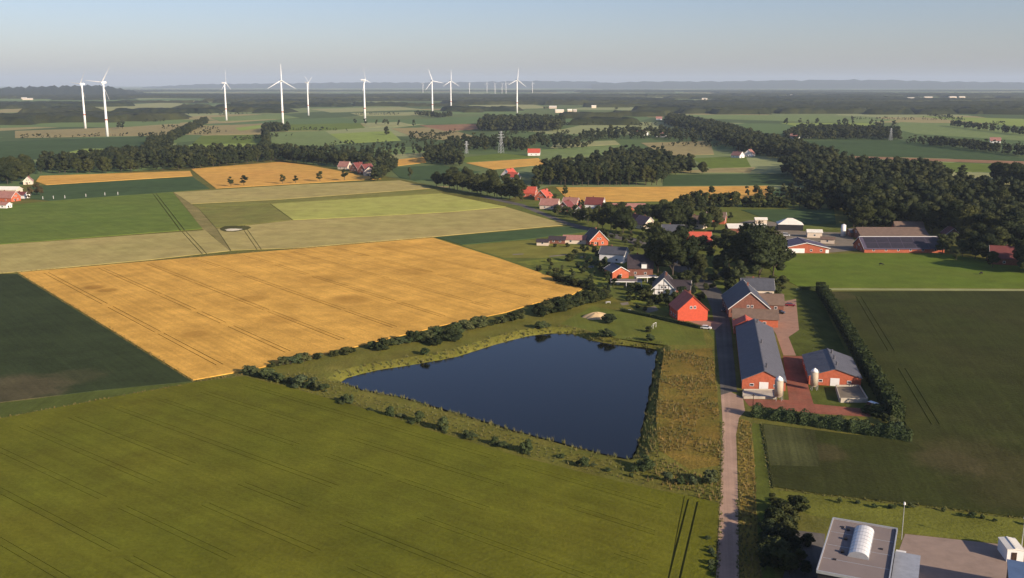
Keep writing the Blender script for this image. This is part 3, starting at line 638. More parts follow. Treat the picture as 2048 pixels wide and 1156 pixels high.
house('bright red roofed house by the dark clump at the village end', 1058, 393, 74, 10, 13, 3.4, 8.4, 'brick_o', 'tile_red', 'centre')
house('red gable house with white bargeboards at the village end', 1081, 401, -24, 10.5, 14, 3.2, 8.4, 'brick_o', 'tile_red')
house('faded red roofed house along the barley edge', 1100, 417, 72, 9.5, 14, 3.2, 7.6, 'cream', 'tile_pink', 'centre')
house('dark red gable house with white trim along the barley edge', 1126, 424, -26, 10, 13, 3.2, 7.8, 'brick_d', 'tile_dred')
house('small white-gabled red house between the roadside trees', 1157, 433, -14, 8, 9, 3.2, 7.2, 'white', 'tile_dred', wins=1)
house('low dark brown roofed house right of the half-timbered house', 1354, 586, 76, 9, 12, 2.8, 6.0, 'brick_d', 'tile_dark', 'centre', chimney=False)
house('brown-roofed village house between the pink-roofed house and the white shed', 1432, 446, 70, 9, 13, 3.2, 7.6, 'brick_o', 'tile_brown', 'centre')
house('dark red roofed house half hidden behind the roadside trees', 1218, 432, 64, 9, 12, 3.2, 7.4, 'brick_o', 'tile_dred', 'centre')
house('white gable house with slate roof beside the narrow white and red house', 1258, 446, 20, 8.5, 12, 3.2, 7.6, 'white', 'slate')
house('faded red house beside the roadside trees at the barley corner', 1142, 414, 66, 9, 12, 3.2, 7.4, 'brick_o', 'tile_pink', 'centre')
house('slate-roofed house behind the long bright red roof', 1345, 474, 80, 9, 13, 3.4, 7.8, 'cream', 'slate', 'centre')
# --- yard with the white sheds
house('long white-roofed shed across the middle farmyard', 1492, 466, 88, 13, 25, 4.0, 5.8, 'brick_d', 'white_roof', 'centre', name='shed', cat='shed', chimney=False, trim=False, wins=0, side=0, upper=False)
house('small white-roofed lean-to behind the long white shed', 1521, 447, 86, 5, 8, 3.0, 4.0, 'cream', 'white_roof', 'centre', name='shed', cat='shed', chimney=False, trim=False, wins=0, side=0, upper=False)
house('pale open hall with hipped white roof in the farmyard', 1579, 458, 80, 13, 16, 4.0, 7.4, 'dark_wall', 'white_roof', 'centre', name='hall', cat='hall', hip=True, wins=0, side=0, upper=False)
house('wide violet-roofed barn with white verge boards facing the cow meadow', 1612, 506, -2, 26, 20, 2.8, 5.8, 'brick', 'purple', name='barn', cat='barn', over=.6, chimney=False, wins=4, side=3)
for o_ in scene.objects:
    if o_.get('label', '').startswith('wide violet'): MB().box(-12.9, -.9, -10.13, -10.002, .02, 2.6).build('white_panel', M['white'], o_); MB().box(11.0, 12.9, -10.13, -10.002, .02, 2.0).build('white_panel', M['white'], o_)
t = house('long solar-roofed barn with red wall along the cow meadow', 1796, 500, 90, 19, 46, 2.2, 7.6, 'brick', 'purple', 'centre', name='barn', cat='barn', chimney=False, wins=2, side=6, trim=True)
sl = (7.6 - 2.2) / 9.5
for c in range(6):
    for r in range(2):
        x0, x1 = -9.4 + r * 4.4 + .2, -9.4 + r * 4.4 + 4.3
        y0, y1 = -21.5 + c * 7.2, -21.5 + c * 7.2 + 6.8
        # slope faces -x in the barn's own axes once turned a quarter
        z = lambda x: 7.6 - abs(x) * sl + .03 + .22 + .05
        MB().add([(x0, y0, z(x0)), (x1, y0, z(x1)), (x1, y1, z(x1)), (x0, y1, z(x0)), (x0, y0, z(x0) + .06), (x1, y0, z(x1) + .06), (x1, y1, z(x1) + .06), (x0, y1, z(x0) + .06)],
                 [(3, 2, 1, 0), (4, 5, 6, 7), (0, 1, 5, 4), (1, 2, 6, 5), (2, 3, 7, 6), (3, 0, 4, 7)]).build('solar_panel', M['panel'], t)
MB().box(-.3, .3, -23.3, 23.3, 7.95, 8.15).build('ridge_board', M['white'], t)
house('cream feed store between the violet-roofed barn and the tank', 1628, 474, 80, 6, 9, 3.4, 4.6, 'cream', 'white_roof', 'centre', name='feed_store', cat='shed', chimney=False, trim=False, wins=0, side=1)
house('small tan feed store behind the violet-roofed barn', 1655, 486, 70, 5, 8, 2.6, 3.6, 'cream', 'tile_brown', 'centre', name='feed_store', cat='shed', chimney=False, trim=False, wins=0, side=1)
house('brown-roofed cow shed behind the solar-roofed barn', 1778, 476, 90, 18, 42, 3.0, 6.6, 'brick_d', 'tile_brown', 'centre', name='cow_shed', cat='barn', chimney=False, trim=False, wins=0, side=3)
house('low grey shed between the violet-roofed barn and the tall white tank', 1722, 472, 88, 10, 16, 2.8, 4.4, 'brick_d', 'fibre', 'centre', name='shed', cat='shed', chimney=False, trim=False, wins=1, side=1)
house('rust-red roofed shed at the wood edge behind the cow shed', 1815, 463, 84, 9, 18, 3.2, 6.4, 'brick_o', 'tile_brown', 'centre', name='shed', cat='shed', chimney=False, trim=False, wins=1, side=2)
t = empty('tank', G(1686, 472), 0, 'tall white cylindrical tank in the farmyard', 'tank'); MB().lathe([(1.5, 0), (1.5, 7.0)], 18).build('body', M['white'], t, True); MB().lathe([(1.55, 7.002), (.3, 7.7)], 18).build('lid', M['white'], t)
house('dark red house with arched pink gable under the right-hand wood', 1906, 480, -10, 9, 12, 3.2, 7.2, 'brick_d', 'tile_dred', trim=True, wins=1)
house('large dark red roofed house shaded by the right-hand wood', 2022, 527, 72, 13, 22, 3.6, 9.2, 'brick_d', 'tile_dred', 'centre')
# --- far farm groups
house('pale-roofed long shed of the left farm behind the green crop', 16, 386, 84, 10, 22, 3.4, 5.6, 'cream', 'white_roof', 'centre', name='shed', cat='shed', chimney=False, trim=False, wins=1)
house('pinkish brick house of the left farm with white-framed windows', 14, 402, 76, 11, 18, 3.4, 8.0, 'brick_o', 'tile_pink', 'centre')
house('white-fronted low house of the left farm beside the row of posts', 42, 396, 78, 8, 12, 3.0, 5.2, 'white', 'tile_dred', 'centre')
house('small white-fronted annex at the corner of the left farm', 6, 416, 80, 7, 11, 2.8, 4.4, 'white', 'tile_pink', 'centre')
house('small pink gable house at the wood edge of the left farm', 56, 369, 20, 8, 10, 3.2, 7.0, 'cream', 'tile_pink')
house('faded red roofed house, first of the roof row behind the tree-lined wheat', 690, 338, 66, 10, 13, 3.2, 8.4, 'cream', 'tile_pink', 'centre')
house('steep dark red gable house with white verges behind the tree-lined wheat', 707, 343, -30, 11, 15, 3.2, 9.4, 'brick_d', 'tile_dred')
house('larger dark red gable house with white verges behind the tree-lined wheat', 724, 348, -30, 12, 16, 3.2, 10.2, 'brick_d', 'tile_dred')
house('grey gable barn at the end of the roof row behind the tree-lined wheat', 738, 352, 10, 11, 14, 4.0, 9.0, 'cream', 'tile_dred')
house('orange-roofed gable house between the clump and the copse', 1012, 356, -28, 11, 15, 3.2, 9.0, 'white', 'tile_red')
house('smaller orange-roofed house next to the orange-roofed gable house', 1026, 359, 60, 9, 12, 3.0, 7.0, 'white', 'tile_red', 'centre')
house('lone white house with bright red roof beyond the orange wheat strip', 1068, 311, 84, 10, 16, 4.2, 9.0, 'white', 'tile_red', 'centre')
house('pink and white gabled house at the edge of the dark wood belt', 1496, 313, -26, 12, 16, 3.4, 9.0, 'white', 'tile_pink')
house('white-gabled farmhouse beside the pink and white house at the wood belt', 1484, 316, 40, 10, 14, 3.4, 8.0, 'white', 'tile_pink')
for x, y, r_, lab in ((1268, 268, 70, 'far red-roofed house, outermost of the hamlet beyond the copse'), (1288, 270, 20, 'far red gable house in the hamlet beyond the copse'), (1322, 274, 60, 'far white house with its roof catching sun in the hamlet beyond the copse'), (1318, 240, 80, 'far pale house in front of the dark woods beyond the hamlet'),
                      (1590, 278, 60, 'far white and red farmhouse at the left end of the hill copse'), (1614, 276, 20, 'far orange-roofed farmhouse beside the hill copse'), (1990, 286, 70, 'far cream farmhouse behind the right-hand hedge belt')):
    house(lab, x, y, r_, 11, 16, 4, 9.0, 'white', 'tile_pink' if r_ != 20 else 'tile_red', 'centre', wins=1, side=1)

# --- the flat-roofed hall at the bottom right
HP = [G(1668, 1039, 8.5), G(1792, 1060, 8.5)]
ax = (HP[1] - HP[0]).xy.normalized(); ang = math.atan2(ax.y, ax.x); wid = (HP[1] - HP[0]).length; dep = 24.0
t = empty('industrial_hall', HP[0] * 1 - Vector((0, 0, 8.5)), ang, 'flat-roofed anthracite hall with a barrel skylight', 'hall')
MB().box(0, wid, -dep, 0, 0, 8.2).build('wall', M['dark_wall'], t)
MB().box(-.15, wid + .15, -dep - .15, .15, 8.202, 8.5).build('roof', M['felt'], t)
pr = MB()
for x0, x1, y0, y1 in ((-.25, wid + .25, .1, .32), (-.25, wid + .25, -dep - .32, -dep - .1), (-.32, -.1, -dep, 0), (wid + .1, wid + .32, -dep, 0)):
    MB().box(x0, x1, y0, y1, 8.3, 8.85).build('parapet', M['galv'], t)
sk = MB(); n_ = 10; sx, sw, y0, y1 = wid * .52, 1.75, -15.6, -3.0
prof = [(sx + sw * math.cos(math.pi * k / n_), 8.75 + .95 * math.sin(math.pi * k / n_)) for k in range(n_ + 1)]
o = sk.prism(prof, y0, y1).build('barrel_skylight', M['polycarb'], t)
MB().box(sx - sw - .12, sx + sw + .12, y0 - .1, y1 + .1, 8.502, 8.75).build('kerb', M['galv'], o)
for k in range(9):
    y = y0 + (y1 - y0) * k / 8
    MB().prism([(sx + (sw + .03) * math.cos(math.pi * j / n_), 8.76 + .98 * math.sin(math.pi * j / n_)) for j in range(n_ + 1)], y - .05, y + .05).build('glazing_bar', M['galv'], o)
for y in (-4, -8.5, -14.4): MB().box(sx - sw - 1.5, sx - sw - .9, y - .35, y + .35, 8.502, 8.95).build('smoke_vent', M['dark_wall'], t)
for y in (-6, -12, -18): MB().box(.1, wid - .1, y - .05, y + .05, 8.501, 8.535).build('roof_seam', M['galv'], t)
for x, y in ((2, -3), (2.2, -18), (wid - 2, -10)): MB().box(x - .3, x + .3, y - .3, y + .3, 8.502, 8.62).build('roof_drain', M['dark_wall'], t)
MB().box(wid + .02, wid + 4.6, -dep, -3.8, 0, 5.4).build('annex', M['cream'], t)
MB().box(wid - .0 + .34, wid + 4.9, -dep - .2, -3.6, 5.402, 5.7).build('annex_roof', M['galv'], t)
MB().box(wid + .35, wid + 2.2, -3.5, -.4, 0, 4.6).build('porch', M['white'], t)
MB().box(wid + 4.95, wid + 7.8, -dep + 1.5, -10, 0, 3.0).build('loading_bay', M['cream'], t)
for k in range(4): window(t, wid / 5 * (k + 1), 0, 4.5, 1.8, 1.1, '+y')
house('white flat container shed at the end of the hall yard', 2020, 1112, -8, 3.2, 5.5, 2.5, 2.7, 'white', 'white_roof', 'centre', name='container_shed', cat='shed', trim=False, wins=0, side=0, chimney=False, upper=False, over=.1)
HC = G(2014, 1118, 6.6)
t = empty('workshop', (HC.x, HC.y, 0), ang, 'blue-roofed building at the corner of the hall yard', 'workshop')
MB().box(.2, 16, -30, -.2, 0, 6.3).build('wall', M['dark_wall'], t); MB().box(0, 16.2, -30.2, 0, 6.302, 6.6).build('roof', M['blue_roof'], t)
for x in (2, 5.5, 9): window(t, x, -.2, 2.6, 1.8, 1.4, '+y')
for y in (-5, -12, -19): window(t, .2, y, 1.5, 2.4, 2.2, '-x')
rnd = random.Random(31)
for k in range(34):                                   # far pale roofs among the woods
    px, py = rnd.choice([(rnd.uniform(1060, 1320), rnd.uniform(196, 230)), (rnd.uniform(1340, 1620), rnd.uniform(188, 204)), (rnd.uniform(1650, 1960), rnd.uniform(190, 204)), (rnd.uniform(20, 260), rnd.uniform(192, 200))])
    g = G(px, py); L = rnd.uniform(14, 42) * (g.y / 4500)
    t = empty('distant_building', g, rnd.uniform(-.3, .3) + math.pi / 2, 'tiny pale low building among the far woods', 'building', 'far pale buildings')
    w = L * .35; MB().box(-w / 2, w / 2, -L / 2, L / 2, 0, 8).build('wall', M['cream'], t); MB().prism([(-w / 2 - .5, 8.01), (w / 2 + .5, 8.01), (0, 11)], -L / 2 - .5, L / 2 + .5).build('roof', M['white_roof'], t)

# ------------------------------------------------------------------ turbines, pylons, posts
def turbine(px, base, hub, phase, label, yaw=20, group=None, blade=1.0):
    h = height_at(px, base, hub); t = empty('wind_turbine', G(px, base), R(yaw), label, 'wind turbine', group)
    k = h / 100
    tw = MB(); tw.lathe([(2.7 * k, 0), (2.3 * k, h * .35), (1.9 * k, h * .7), (1.5 * k, h - 1.6 * k)], 18); tw = tw.build('tower', M['turbine'], t, True)
    MB().lathe([(2.33 * k + .07, h * .3), (2.31 * k + .07, h * .325)], 18).build('red_band', M['signal_red'], tw)
    MB().prism([(-1.7 * k, h - 1.6 * k + .01), (1.7 * k, h - 1.6 * k + .01), (1.9 * k, h + .6 * k), (1.2 * k, h + 2.1 * k), (-1.2 * k, h + 2.1 * k), (-1.9 * k, h + .6 * k)], -3.2 * k, 7 * k).build('nacelle', M['turbine'], t)
    hb = MB(); hb.tube((0, -3.21 * k, h + .3 * k), (0, -5.6 * k, h + .3 * k), 1.7 * k, .7 * k, 14); hb.build('hub', M['turbine'], t)
    for i in range(3):
        a = R(phase + 120 * i); Lb = 36 * k * blade; m = MB(); sec = []
        for f, ch, thk, tw_ in ((.015, 1.5, 1.4, 0), (.08, 1.7, 1.1, .35), (.2, 1.8, .7, .3), (.5, 1.2, .35, .15), (.8, .75, .2, .05), (1, .35, .1, 0)):
            r = f * Lb; ring = []
            for u, v in ((-.35, 0), (0, .5), (.65, 0), (0, -.5)):
                x, y = u * ch * k, v * thk * k; x, y = x * math.cos(tw_) - y * math.sin(tw_), x * math.sin(tw_) + y * math.cos(tw_)
                ring.append((x * math.cos(a) + r * math.sin(a), -4.4 * k + y, h + .3 * k - x * math.sin(a) + r * math.cos(a)))
            sec.append(ring)
        vs = [v for s_ in sec for v in s_]; fs = [(4 * j + i_, 4 * j + (i_ + 1) % 4, 4 * j + 4 + (i_ + 1) % 4, 4 * j + 4 + i_) for j in range(5) for i_ in range(4)] + [(0, 1, 2, 3), (23, 22, 21, 20)]
        m.add(vs, fs).build('blade', M['turbine'], t)
turbine(171, 257, 168, 155, 'white wind turbine farther back of the pair before the wooded ridge', -30)
turbine(215, 273, 165, 36, 'white wind turbine with faint red band, foremost of the pair before the wooded ridge', -16)
turbine(453, 241, 166, 0, 'white wind turbine alone at the end of the diagonal tree row', 82)
turbine(566, 252, 161, 0, 'tall white wind turbine rising from the small dark shelter wood', 25)
turbine(617, 231, 165, 62, 'slender white wind turbine behind the one at the shelter wood', 80)
turbine(730, 242, 160, 340, 'white wind turbine standing alone in the middle fields', 78)
turbine(865, 230, 162, 100, 'white wind turbine with bushes at its foot, front of a pair', 25)
turbine(902, 221, 162, 0, 'white wind turbine behind the one with bushes at its foot', 30)
turbine(1034, 226, 160, 5, 'white wind turbine behind the long dark copse', 25)
rnd = random.Random(3)
for x in (846, 939, 974, 990, 1004, 1012, 1065):
    turbine(x, 186 + rnd.uniform(-1, 2.5), 168 + rnd.uniform(-2, 1), rnd.uniform(0, 120), 'tiny far white wind turbine on the horizon', rnd.uniform(-40, 80), 'far wind turbines on the horizon', .9)

def pylon(px, base, top, label):
    h = height_at(px, base, top); t = empty('lattice_pylon', G(px, base), R(35), label, 'pylon'); b = h * .1; r = .22
    for sx in (-1, 1):
        for sy in (-1, 1): MB().tube((sx * b, sy * b, 0), (sx * .35, sy * .35, h), r, r * .7, 5).build('leg', M['galv'], t)
    br = MB()
    for k in range(8):
        z0, z1 = h * k / 8, h * (k + 1) / 8; w0, w1 = b + (.35 - b) * k / 8, b + (.35 - b) * (k + 1) / 8
        for s in (-1, 1):
            br.tube((-w0, s * w0, z0), (w1, s * w1, z1), .12, .12, 4); br.tube((s * w0, w0, z0), (s * w1, -w1, z1), .12, .12, 4)
    br.build('bracing', M['galv'], t)
    for z, w in ((.72, .2), (.84, .16), (.95, .11)): MB().tube((-h * w, 0, h * z), (h * w, 0, h * z), .22, .22, 5).build('crossarm', M['galv'], t)
pylon(1002, 306, 262, 'grey lattice power pylon between the tree clumps in the middle fields')
pylon(933, 307, 282, 'smaller lattice mast beside the hedge in the middle fields')
pylon(1781, 281, 256, 'grey lattice power pylon at the right end of the hill copse')

def lamp_post(px, base, h, label):
    t = empty('street_lamp', G(px, base), 0, label, 'street lamp')
    MB().tube((0, 0, 0), (0, 0, h), .1, .06, 8).build('pole', M['galv'], t); MB().tube((0, 0, h + .002), (0, 0, h + .5), .28, .16, 10).build('lamp_head', M['white'], t)
lamp_post(1803, 1079, 8.0, 'thin street lamp at the back corner of the flat-roofed hall')
lamp_post(2042, 1106, 7.6, 'thin street lamp by the white container shed')
t = empty('utility_pole', G(1505, 828), 0, 'dark wooden pole at the corner of the brick yard by the hedge', 'pole'); MB().tube((0, 0, 0), (0, 0, 6.2), .14, .1, 8).build('shaft', M['timber'], t); MB().box(-.5, .5, -.06, .06, 5.6, 5.75).build('crossbar', M['timber'], t)
for k, (x, y) in enumerate(((86, 399), (107, 398), (130, 397), (172, 394), (210, 391), (236, 390))):
    t = empty('fence_post', G(x, y), 0, 'white marker post along the green crop edge', 'post', 'white posts along the green crop'); MB().box(-.14, .14, -.14, .14, 0, 2.6).build('shaft', M['white'], t); MB().box(-.18, .18, -.18, .18, 2.602, 2.7).build('cap', M['white'], t)

# ------------------------------------------------------------------ trees, shrubs, hedges
NR = np.random.default_rng(11)
def unit(n):
    v = NR.normal(size=(n, 3)); return v / np.linalg.norm(v, axis=1, keepdims=True)
def ico():
    p = (1 + 5 ** .5) / 2
    V = np.array([(-1, p, 0), (1, p, 0), (-1, -p, 0), (1, -p, 0), (0, -1, p), (0, 1, p), (0, -1, -p), (0, 1, -p), (p, 0, -1), (p, 0, 1), (-p, 0, -1), (-p, 0, 1)], float)
    F = np.array([(0, 11, 5), (0, 5, 1), (0, 1, 7), (0, 7, 10), (0, 10, 11), (1, 5, 9), (5, 11, 4), (11, 10, 2), (10, 7, 6), (7, 1, 8), (3, 9, 4), (3, 4, 2), (3, 2, 6), (3, 6, 8), (3, 8, 9), (4, 9, 5), (2, 4, 11), (6, 2, 10), (8, 6, 7), (9, 8, 1)])
    return V / np.linalg.norm(V[0]), F
IV, IF = ico()
def leaves(P, N, size, jit=.9):
    """one small leaf-clump triangle at each point, turned loosely outwards"""
    n = len(P); d = N + jit * unit(n); d /= np.linalg.norm(d, axis=1, keepdims=True)
    a = np.cross(d, unit(n)); a /= np.linalg.norm(a, axis=1, keepdims=True) + 1e-9; b = np.cross(d, a)
    s = size * NR.uniform(.6, 1.4, (n, 1))
    V = np.stack([P + a * s, P + (-.5 * a + .85 * b) * s * .9, P + (-.5 * a - .85 * b) * s * .9], 1).reshape(-1, 3)
    return V, np.arange(3 * n).reshape(-1, 3)
def join(parts):
    V, F, o = [], [], 0
    for v, f in parts: V.append(v); F.append(f + o); o += len(v)
    return np.concatenate(V), np.concatenate(F)

def crown(h, r, base, lobes, nleaf, leaf, shape='round', core=.74):
    """crown of many lobes; every lobe a dark core under a loose shell of leaf clumps"""
    cs, rs = [], []
    for k in range(lobes):
        u = (k + .5) / lobes if shape in ('cone', 'column') else NR.uniform(.05, 1)
        z = base + (h - base) * (.08 + .84 * u)
        prof = {'round': math.sqrt(max(.05, 1 - (2 * u * .92 - .86) ** 2)), 'wide': math.sqrt(max(.1, 1 - (1.5 * u - .55) ** 2)), 'cone': 1.05 - u, 'column': math.sqrt(max(.1, 1 - (2 * u - .9) ** 2)) * .8}[shape]
        th = 2.4 * k + NR.uniform(0, 1); rho = r * prof * NR.uniform(.35, .68) * (0.35 if shape in ('cone', 'column') else 1)
        cs.append((rho * math.cos(th), rho * math.sin(th), z))
        rs.append(r * (NR.uniform(.30, .5) if shape in ('round', 'wide') else prof * NR.uniform(.6, .85)))
    cs, rs = np.array(cs), np.array(rs)
    parts = []
    for c, q in zip(cs, rs):
        parts.append((c + IV * q * core * (1 + .22 * NR.normal(size=(12, 1))) * np.array([1, 1, .85]), IF))
    w = rs ** 2 / (rs ** 2).sum(); idx = NR.choice(lobes, nleaf, p=w); D = unit(nleaf); D[:, 2] = np.abs(D[:, 2]) * .9 + D[:, 2] * .25; D /= np.linalg.norm(D, axis=1, keepdims=True)
    P = cs[idx] + D * rs[idx][:, None] * NR.uniform(.72, 1.02, (nleaf, 1)) * np.array([1, 1, .88])
    keep = np.ones(nleaf, bool)
    for k in range(lobes): keep &= ~((np.linalg.norm(P - cs[k], axis=1) < .62 * rs[k]) & (idx != k))
    parts.append(leaves(P[keep], D[keep], leaf))
    return join(parts)

def trunk_mb(h, r, base, limbs=4):
    m = MB(); m.tube((0, 0, -.1), (r * .03, 0, base + (h - base) * .35), h * .022, h * .013, 7)
    for k in range(limbs):
        th = 2.1 * k + .6; z = base * .8 + (h - base) * .08 * k
        m.tube((0, 0, z), (r * .5 * math.cos(th), r * .5 * math.sin(th), z + (h - base) * .32), h * .011, h * .004, 5, False)
    return m

PROTO = {}
def proto(key, mat, h, r, base, lobes, nleaf, leaf, shape='round', n=3):
    out = []
    for k in range(n):
        V, F = crown(h, r, base, lobes, nleaf, leaf, shape)
        me = np_mesh('crown', V, F, M[mat]); t = trunk_mb(h, r, base); tm = bpy.data.meshes.new('trunk'); tm.from_pydata(t.v, [], t.f); tm.materials.append(M['bark'])
        out.append((me, tm, h))
    PROTO[key] = out
proto('oak', 'leaf', 15, 7.2, 2.2, 22, 3600, .44, 'wide', 5)
proto('ash', 'leaf', 17, 5.4, 2.4, 20, 3000, .42, 'round', 5)
proto('lime', 'leaf_light', 15, 5.6, 2.2, 18, 2800, .42, 'round', 3)
proto('spruce', 'conifer', 15, 3.6, .8, 9, 1300, .5, 'cone', 2)
proto('poplar', 'leaf', 18, 2.8, 1.5, 10, 1200, .5, 'column', 2)
proto('young', 'leaf', 8, 2.7, 1.6, 12, 1200, .28, 'round', 3)
proto('bronze', 'copper', 12, 4.4, 2.0, 12, 1200, .5, 'round', 2)
proto('shrub', 'shrub', 3, 1.9, .05, 13, 1000, .19, 'wide', 6)
proto('bush', 'leaf', 4, 2.6, .05, 14, 1100, .25, 'wide', 4)

trees_placed = []
def plant(kind, px, py, h, label, group, cat='tree', rs=None, wide=1.0, at=None):
    if group and cat == 'tree': label = {'oak': 'broad-crowned ', 'ash': 'upright ', 'lime': 'lighter green '}.get(kind, '') + label
    me, tm, h0 = rs.choice(PROTO[kind]); p = at if at is not None else G(px, py)
    name = {'tree': 'tree', 'shrub': 'shrub', 'bush': 'bush'}[cat]
    if kind == 'spruce': name = 'conifer'
    if kind == 'poplar': name = 'columnar_tree'
    t = empty(name, p, rs.uniform(0, 6.28), label, cat, group)
    s = h / h0; w = s * wide * rs.uniform(.9, 1.12); t.scale = (w, w * rs.uniform(.92, 1.08), s)
    link('crown', me, t); link('trunk', tm, t)
    trees_placed.append((p.x, p.y)); return t

def inside(p, poly):
    c = False; n = len(poly)
    for i in range(n):
        a, b = poly[i], poly[i - 1]
        if (a[1] > p[1]) != (b[1] > p[1]) and p[0] < (b[0] - a[0]) * (p[1] - a[1]) / (b[1] - a[1]) + a[0]: c = not c
    return c
def scatter(px, gap, rs, tries=30):
    poly = PX(*px); x0, x1 = min(p[0] for p in poly), max(p[0] for p in poly); y0, y1 = min(p[1] for p in poly), max(p[1] for p in poly)
    out = []; cell = {}
    for _ in range(int((x1 - x0) * (y1 - y0) / gap ** 2 * tries / 6)):
        p = (rs.uniform(x0, x1), rs.uniform(y0, y1)); k = (int(p[0] / gap), int(p[1] / gap))
        if not inside(p, poly): continue
        if any((p[0] - q[0]) ** 2 + (p[1] - q[1]) ** 2 < gap * gap for i in (-1, 0, 1) for j in (-1, 0, 1) for q in cell.get((k[0] + i, k[1] + j), ())): continue
        cell.setdefault(k, []).append(p); out.append(p)
    return out
def along(px, gap, rs, jit=.25):
    P = [G(*p).xy for p in px]; out = []
    for a, b in zip(P, P[1:]):
        L = (b - a).length; n = max(1, round(L / gap))
        for k in range(n):
            q = a.lerp(b, (k + rs.uniform(-jit, jit) + .5) / n); out.append((q.x + rs.uniform(-jit, jit) * gap, q.y + rs.uniform(-jit, jit) * gap))
    return out
RS = random.Random(77)
V3 = lambda p: Vector((p[0], p[1], 0))

# rows and groups of single trees
for x, y, h in ((462, 373, 9), (488, 371, 9.5), (565, 368, 9), (591, 367, 7.5), (640, 363, 10), (689, 361, 11)):
    plant('young', x, y, h, 'small round tree in the row along the front edge of the back wheat field', 'row trees along the back wheat field', rs=RS, wide=1.15)
for x, y, h, l_ in ((1888, 352, 11, 'first'), (1925, 354, 12, 'second')):
    plant('young', x, y, h, 'single round tree on the pale strip beyond the wood, %s from the wood edge' % l_, None, rs=RS, wide=1.25)
plant('oak', 1404, 348, 13, 'solitary round oak beside the copse on the tan strip', None, rs=RS)
for x, y, h in ((1950, 518, 12), (1972, 522, 14), (1990, 512, 16), (2010, 505, 17), (2040, 512, 16), (1985, 535, 8), (2046, 538, 13), (2070, 530, 15), (1935, 498, 14), (1960, 500, 15)):
    plant('oak', x, y, h, 'dark tree around the large dark red roofed house at the meadow end', 'trees around the dark red house', rs=RS)
plant('young', 1562, 588, 8.5, 'small round tree at the corner between farm drive and cow meadow', None, rs=RS, wide=1.3)
plant('spruce', 1450, 566, 17, 'tall narrow dark conifer by the village road', None, rs=RS, wide=.8)
plant('lime', 1478, 572, 12, 'light green tree in front of the big farm trees beside the village road', None, rs=RS)
for x, y, h in ((1316, 548, 19), (1345, 556, 21), (1376, 552, 19), (1326, 530, 20), (1358, 530, 21), (1300, 536, 13), (1398, 556, 12)):
    plant(RS.choice(['oak', 'ash']), x, y, h, 'tall tree in the clump between dark-roofed house and bright red roof', 'village clump trees', rs=RS)
for x, y, h in ((1488, 556, 22), (1518, 562, 23), (1546, 556, 19), (1505, 538, 23), (1538, 535, 20), (1474, 538, 18), (1462, 520, 15)):
    plant('oak', x, y, h, 'large oak beside the cow meadow in front of the white-roofed shed', 'oaks by the cow meadow', rs=RS)
for x, y, h in ((1176, 446, 11), (1196, 453, 14), (1222, 460, 16), (1246, 466, 16), (1262, 470, 11), (1212, 440, 12), (1238, 446, 14), (1166, 437, 9), (1140, 436, 8), (1115, 430, 7), (1316, 452, 14), (1340, 458, 17), (1364, 456, 17), (1326, 438, 14), (1354, 434, 13), (1378, 436, 11), (1410, 466, 14), (1428, 462, 15), (1255, 436, 9), (1150, 428, 7), (1205, 458, 12), (1186, 450, 10), (1232, 464, 13), (1160, 444, 9), (1148, 441, 8), (1130, 434, 8), (1275, 440, 10), (1290, 436, 10), (1300, 444, 9), (1385, 462, 10), (1455, 505, 13), (1458, 535, 12), (1044, 404, 8), (1130, 392, 9), (1070, 386, 10)):
    plant(RS.choice(['oak', 'ash', 'lime']), x, y, h, 'roadside tree among the red-roofed village houses', 'roadside trees among the village houses', rs=RS)
for p in along([(1355, 416), (1440, 413), (1540, 415), (1690, 420)], 5.2, RS):
    plant(RS.choice(['bush', 'bush', 'lime', 'ash']), 0, 0, RS.uniform(7, 12), 'leafy tree in the row along the front of the village wheat', 'tree row in front of the village wheat', rs=RS, at=V3(p))
for p in along([(872, 372), (930, 382), (1000, 396), (1045, 402)], 8, RS, .3) + along([(900, 364), (960, 372), (1040, 388)], 11, RS, .35):
    plant(RS.choice(['oak', 'ash']), 0, 0, RS.uniform(11, 17), 'tall tree in the dark clump along the yellow barley edge', 'clump along the yellow barley', rs=RS, at=V3(p))
plant('ash', 820, 358, 12, 'slim tree standing alone in front of the dark green middle field', None, rs=RS, wide=.8)
for p in along([(1064, 371), (1150, 371), (1240, 371), (1322, 370)], 6.5, RS, .3):
    plant('ash', 0, 0, RS.uniform(16, 21), 'tall tree along the front of the copse behind the village wheat', 'front of the copse behind the village wheat', rs=RS, at=V3(p), wide=.9)
for p in along([(76, 348), (230, 345), (380, 339), (470, 330), (560, 321), (640, 330), (700, 336)], 11, RS, .3):
    plant(RS.choice(['ash', 'ash', 'oak']), 0, 0, RS.uniform(12, 17), 'tree on the front edge of the dark belt behind the back wheat fields', 'front edge of the belt behind the back wheat', rs=RS, at=V3(p))
for p in scatter([(0, 372), (70, 358), (60, 345), (0, 340)], 11, RS)[:16]:
    plant('oak', 0, 0, RS.uniform(13, 19), 'big dark tree behind the left farm sheds', 'trees behind the left farm', rs=RS, at=V3(p))
for x, y, h in ((62, 392, 9), (74, 390, 10), (82, 391, 8), (58, 398, 6)):
    plant('bronze', x, y, h, 'bronze-leaved tree beside the left farm houses', 'bronze trees at the left farm', rs=RS)
for x, y, h in ((1885, 508, 11), (1900, 505, 12), (1925, 514, 10), (1945, 508, 13), (1875, 500, 9), (1965, 515, 9), (1912, 520, 6)):
    plant('lime', x, y, h, 'olive green tree at the corner of the solar-roofed barn', 'olive trees by the solar-roofed barn', rs=RS)
wood_front = along([(1690, 458), (1760, 456), (1850, 462), (1900, 470), (1960, 490), (2060, 500)], 8.5, RS, .35) + along([(1700, 430), (1800, 436), (1880, 446), (1960, 462), (2060, 476)], 9, RS, .4) + along([(1700, 408), (1800, 412), (1900, 422), (2060, 450)], 10, RS, .4)
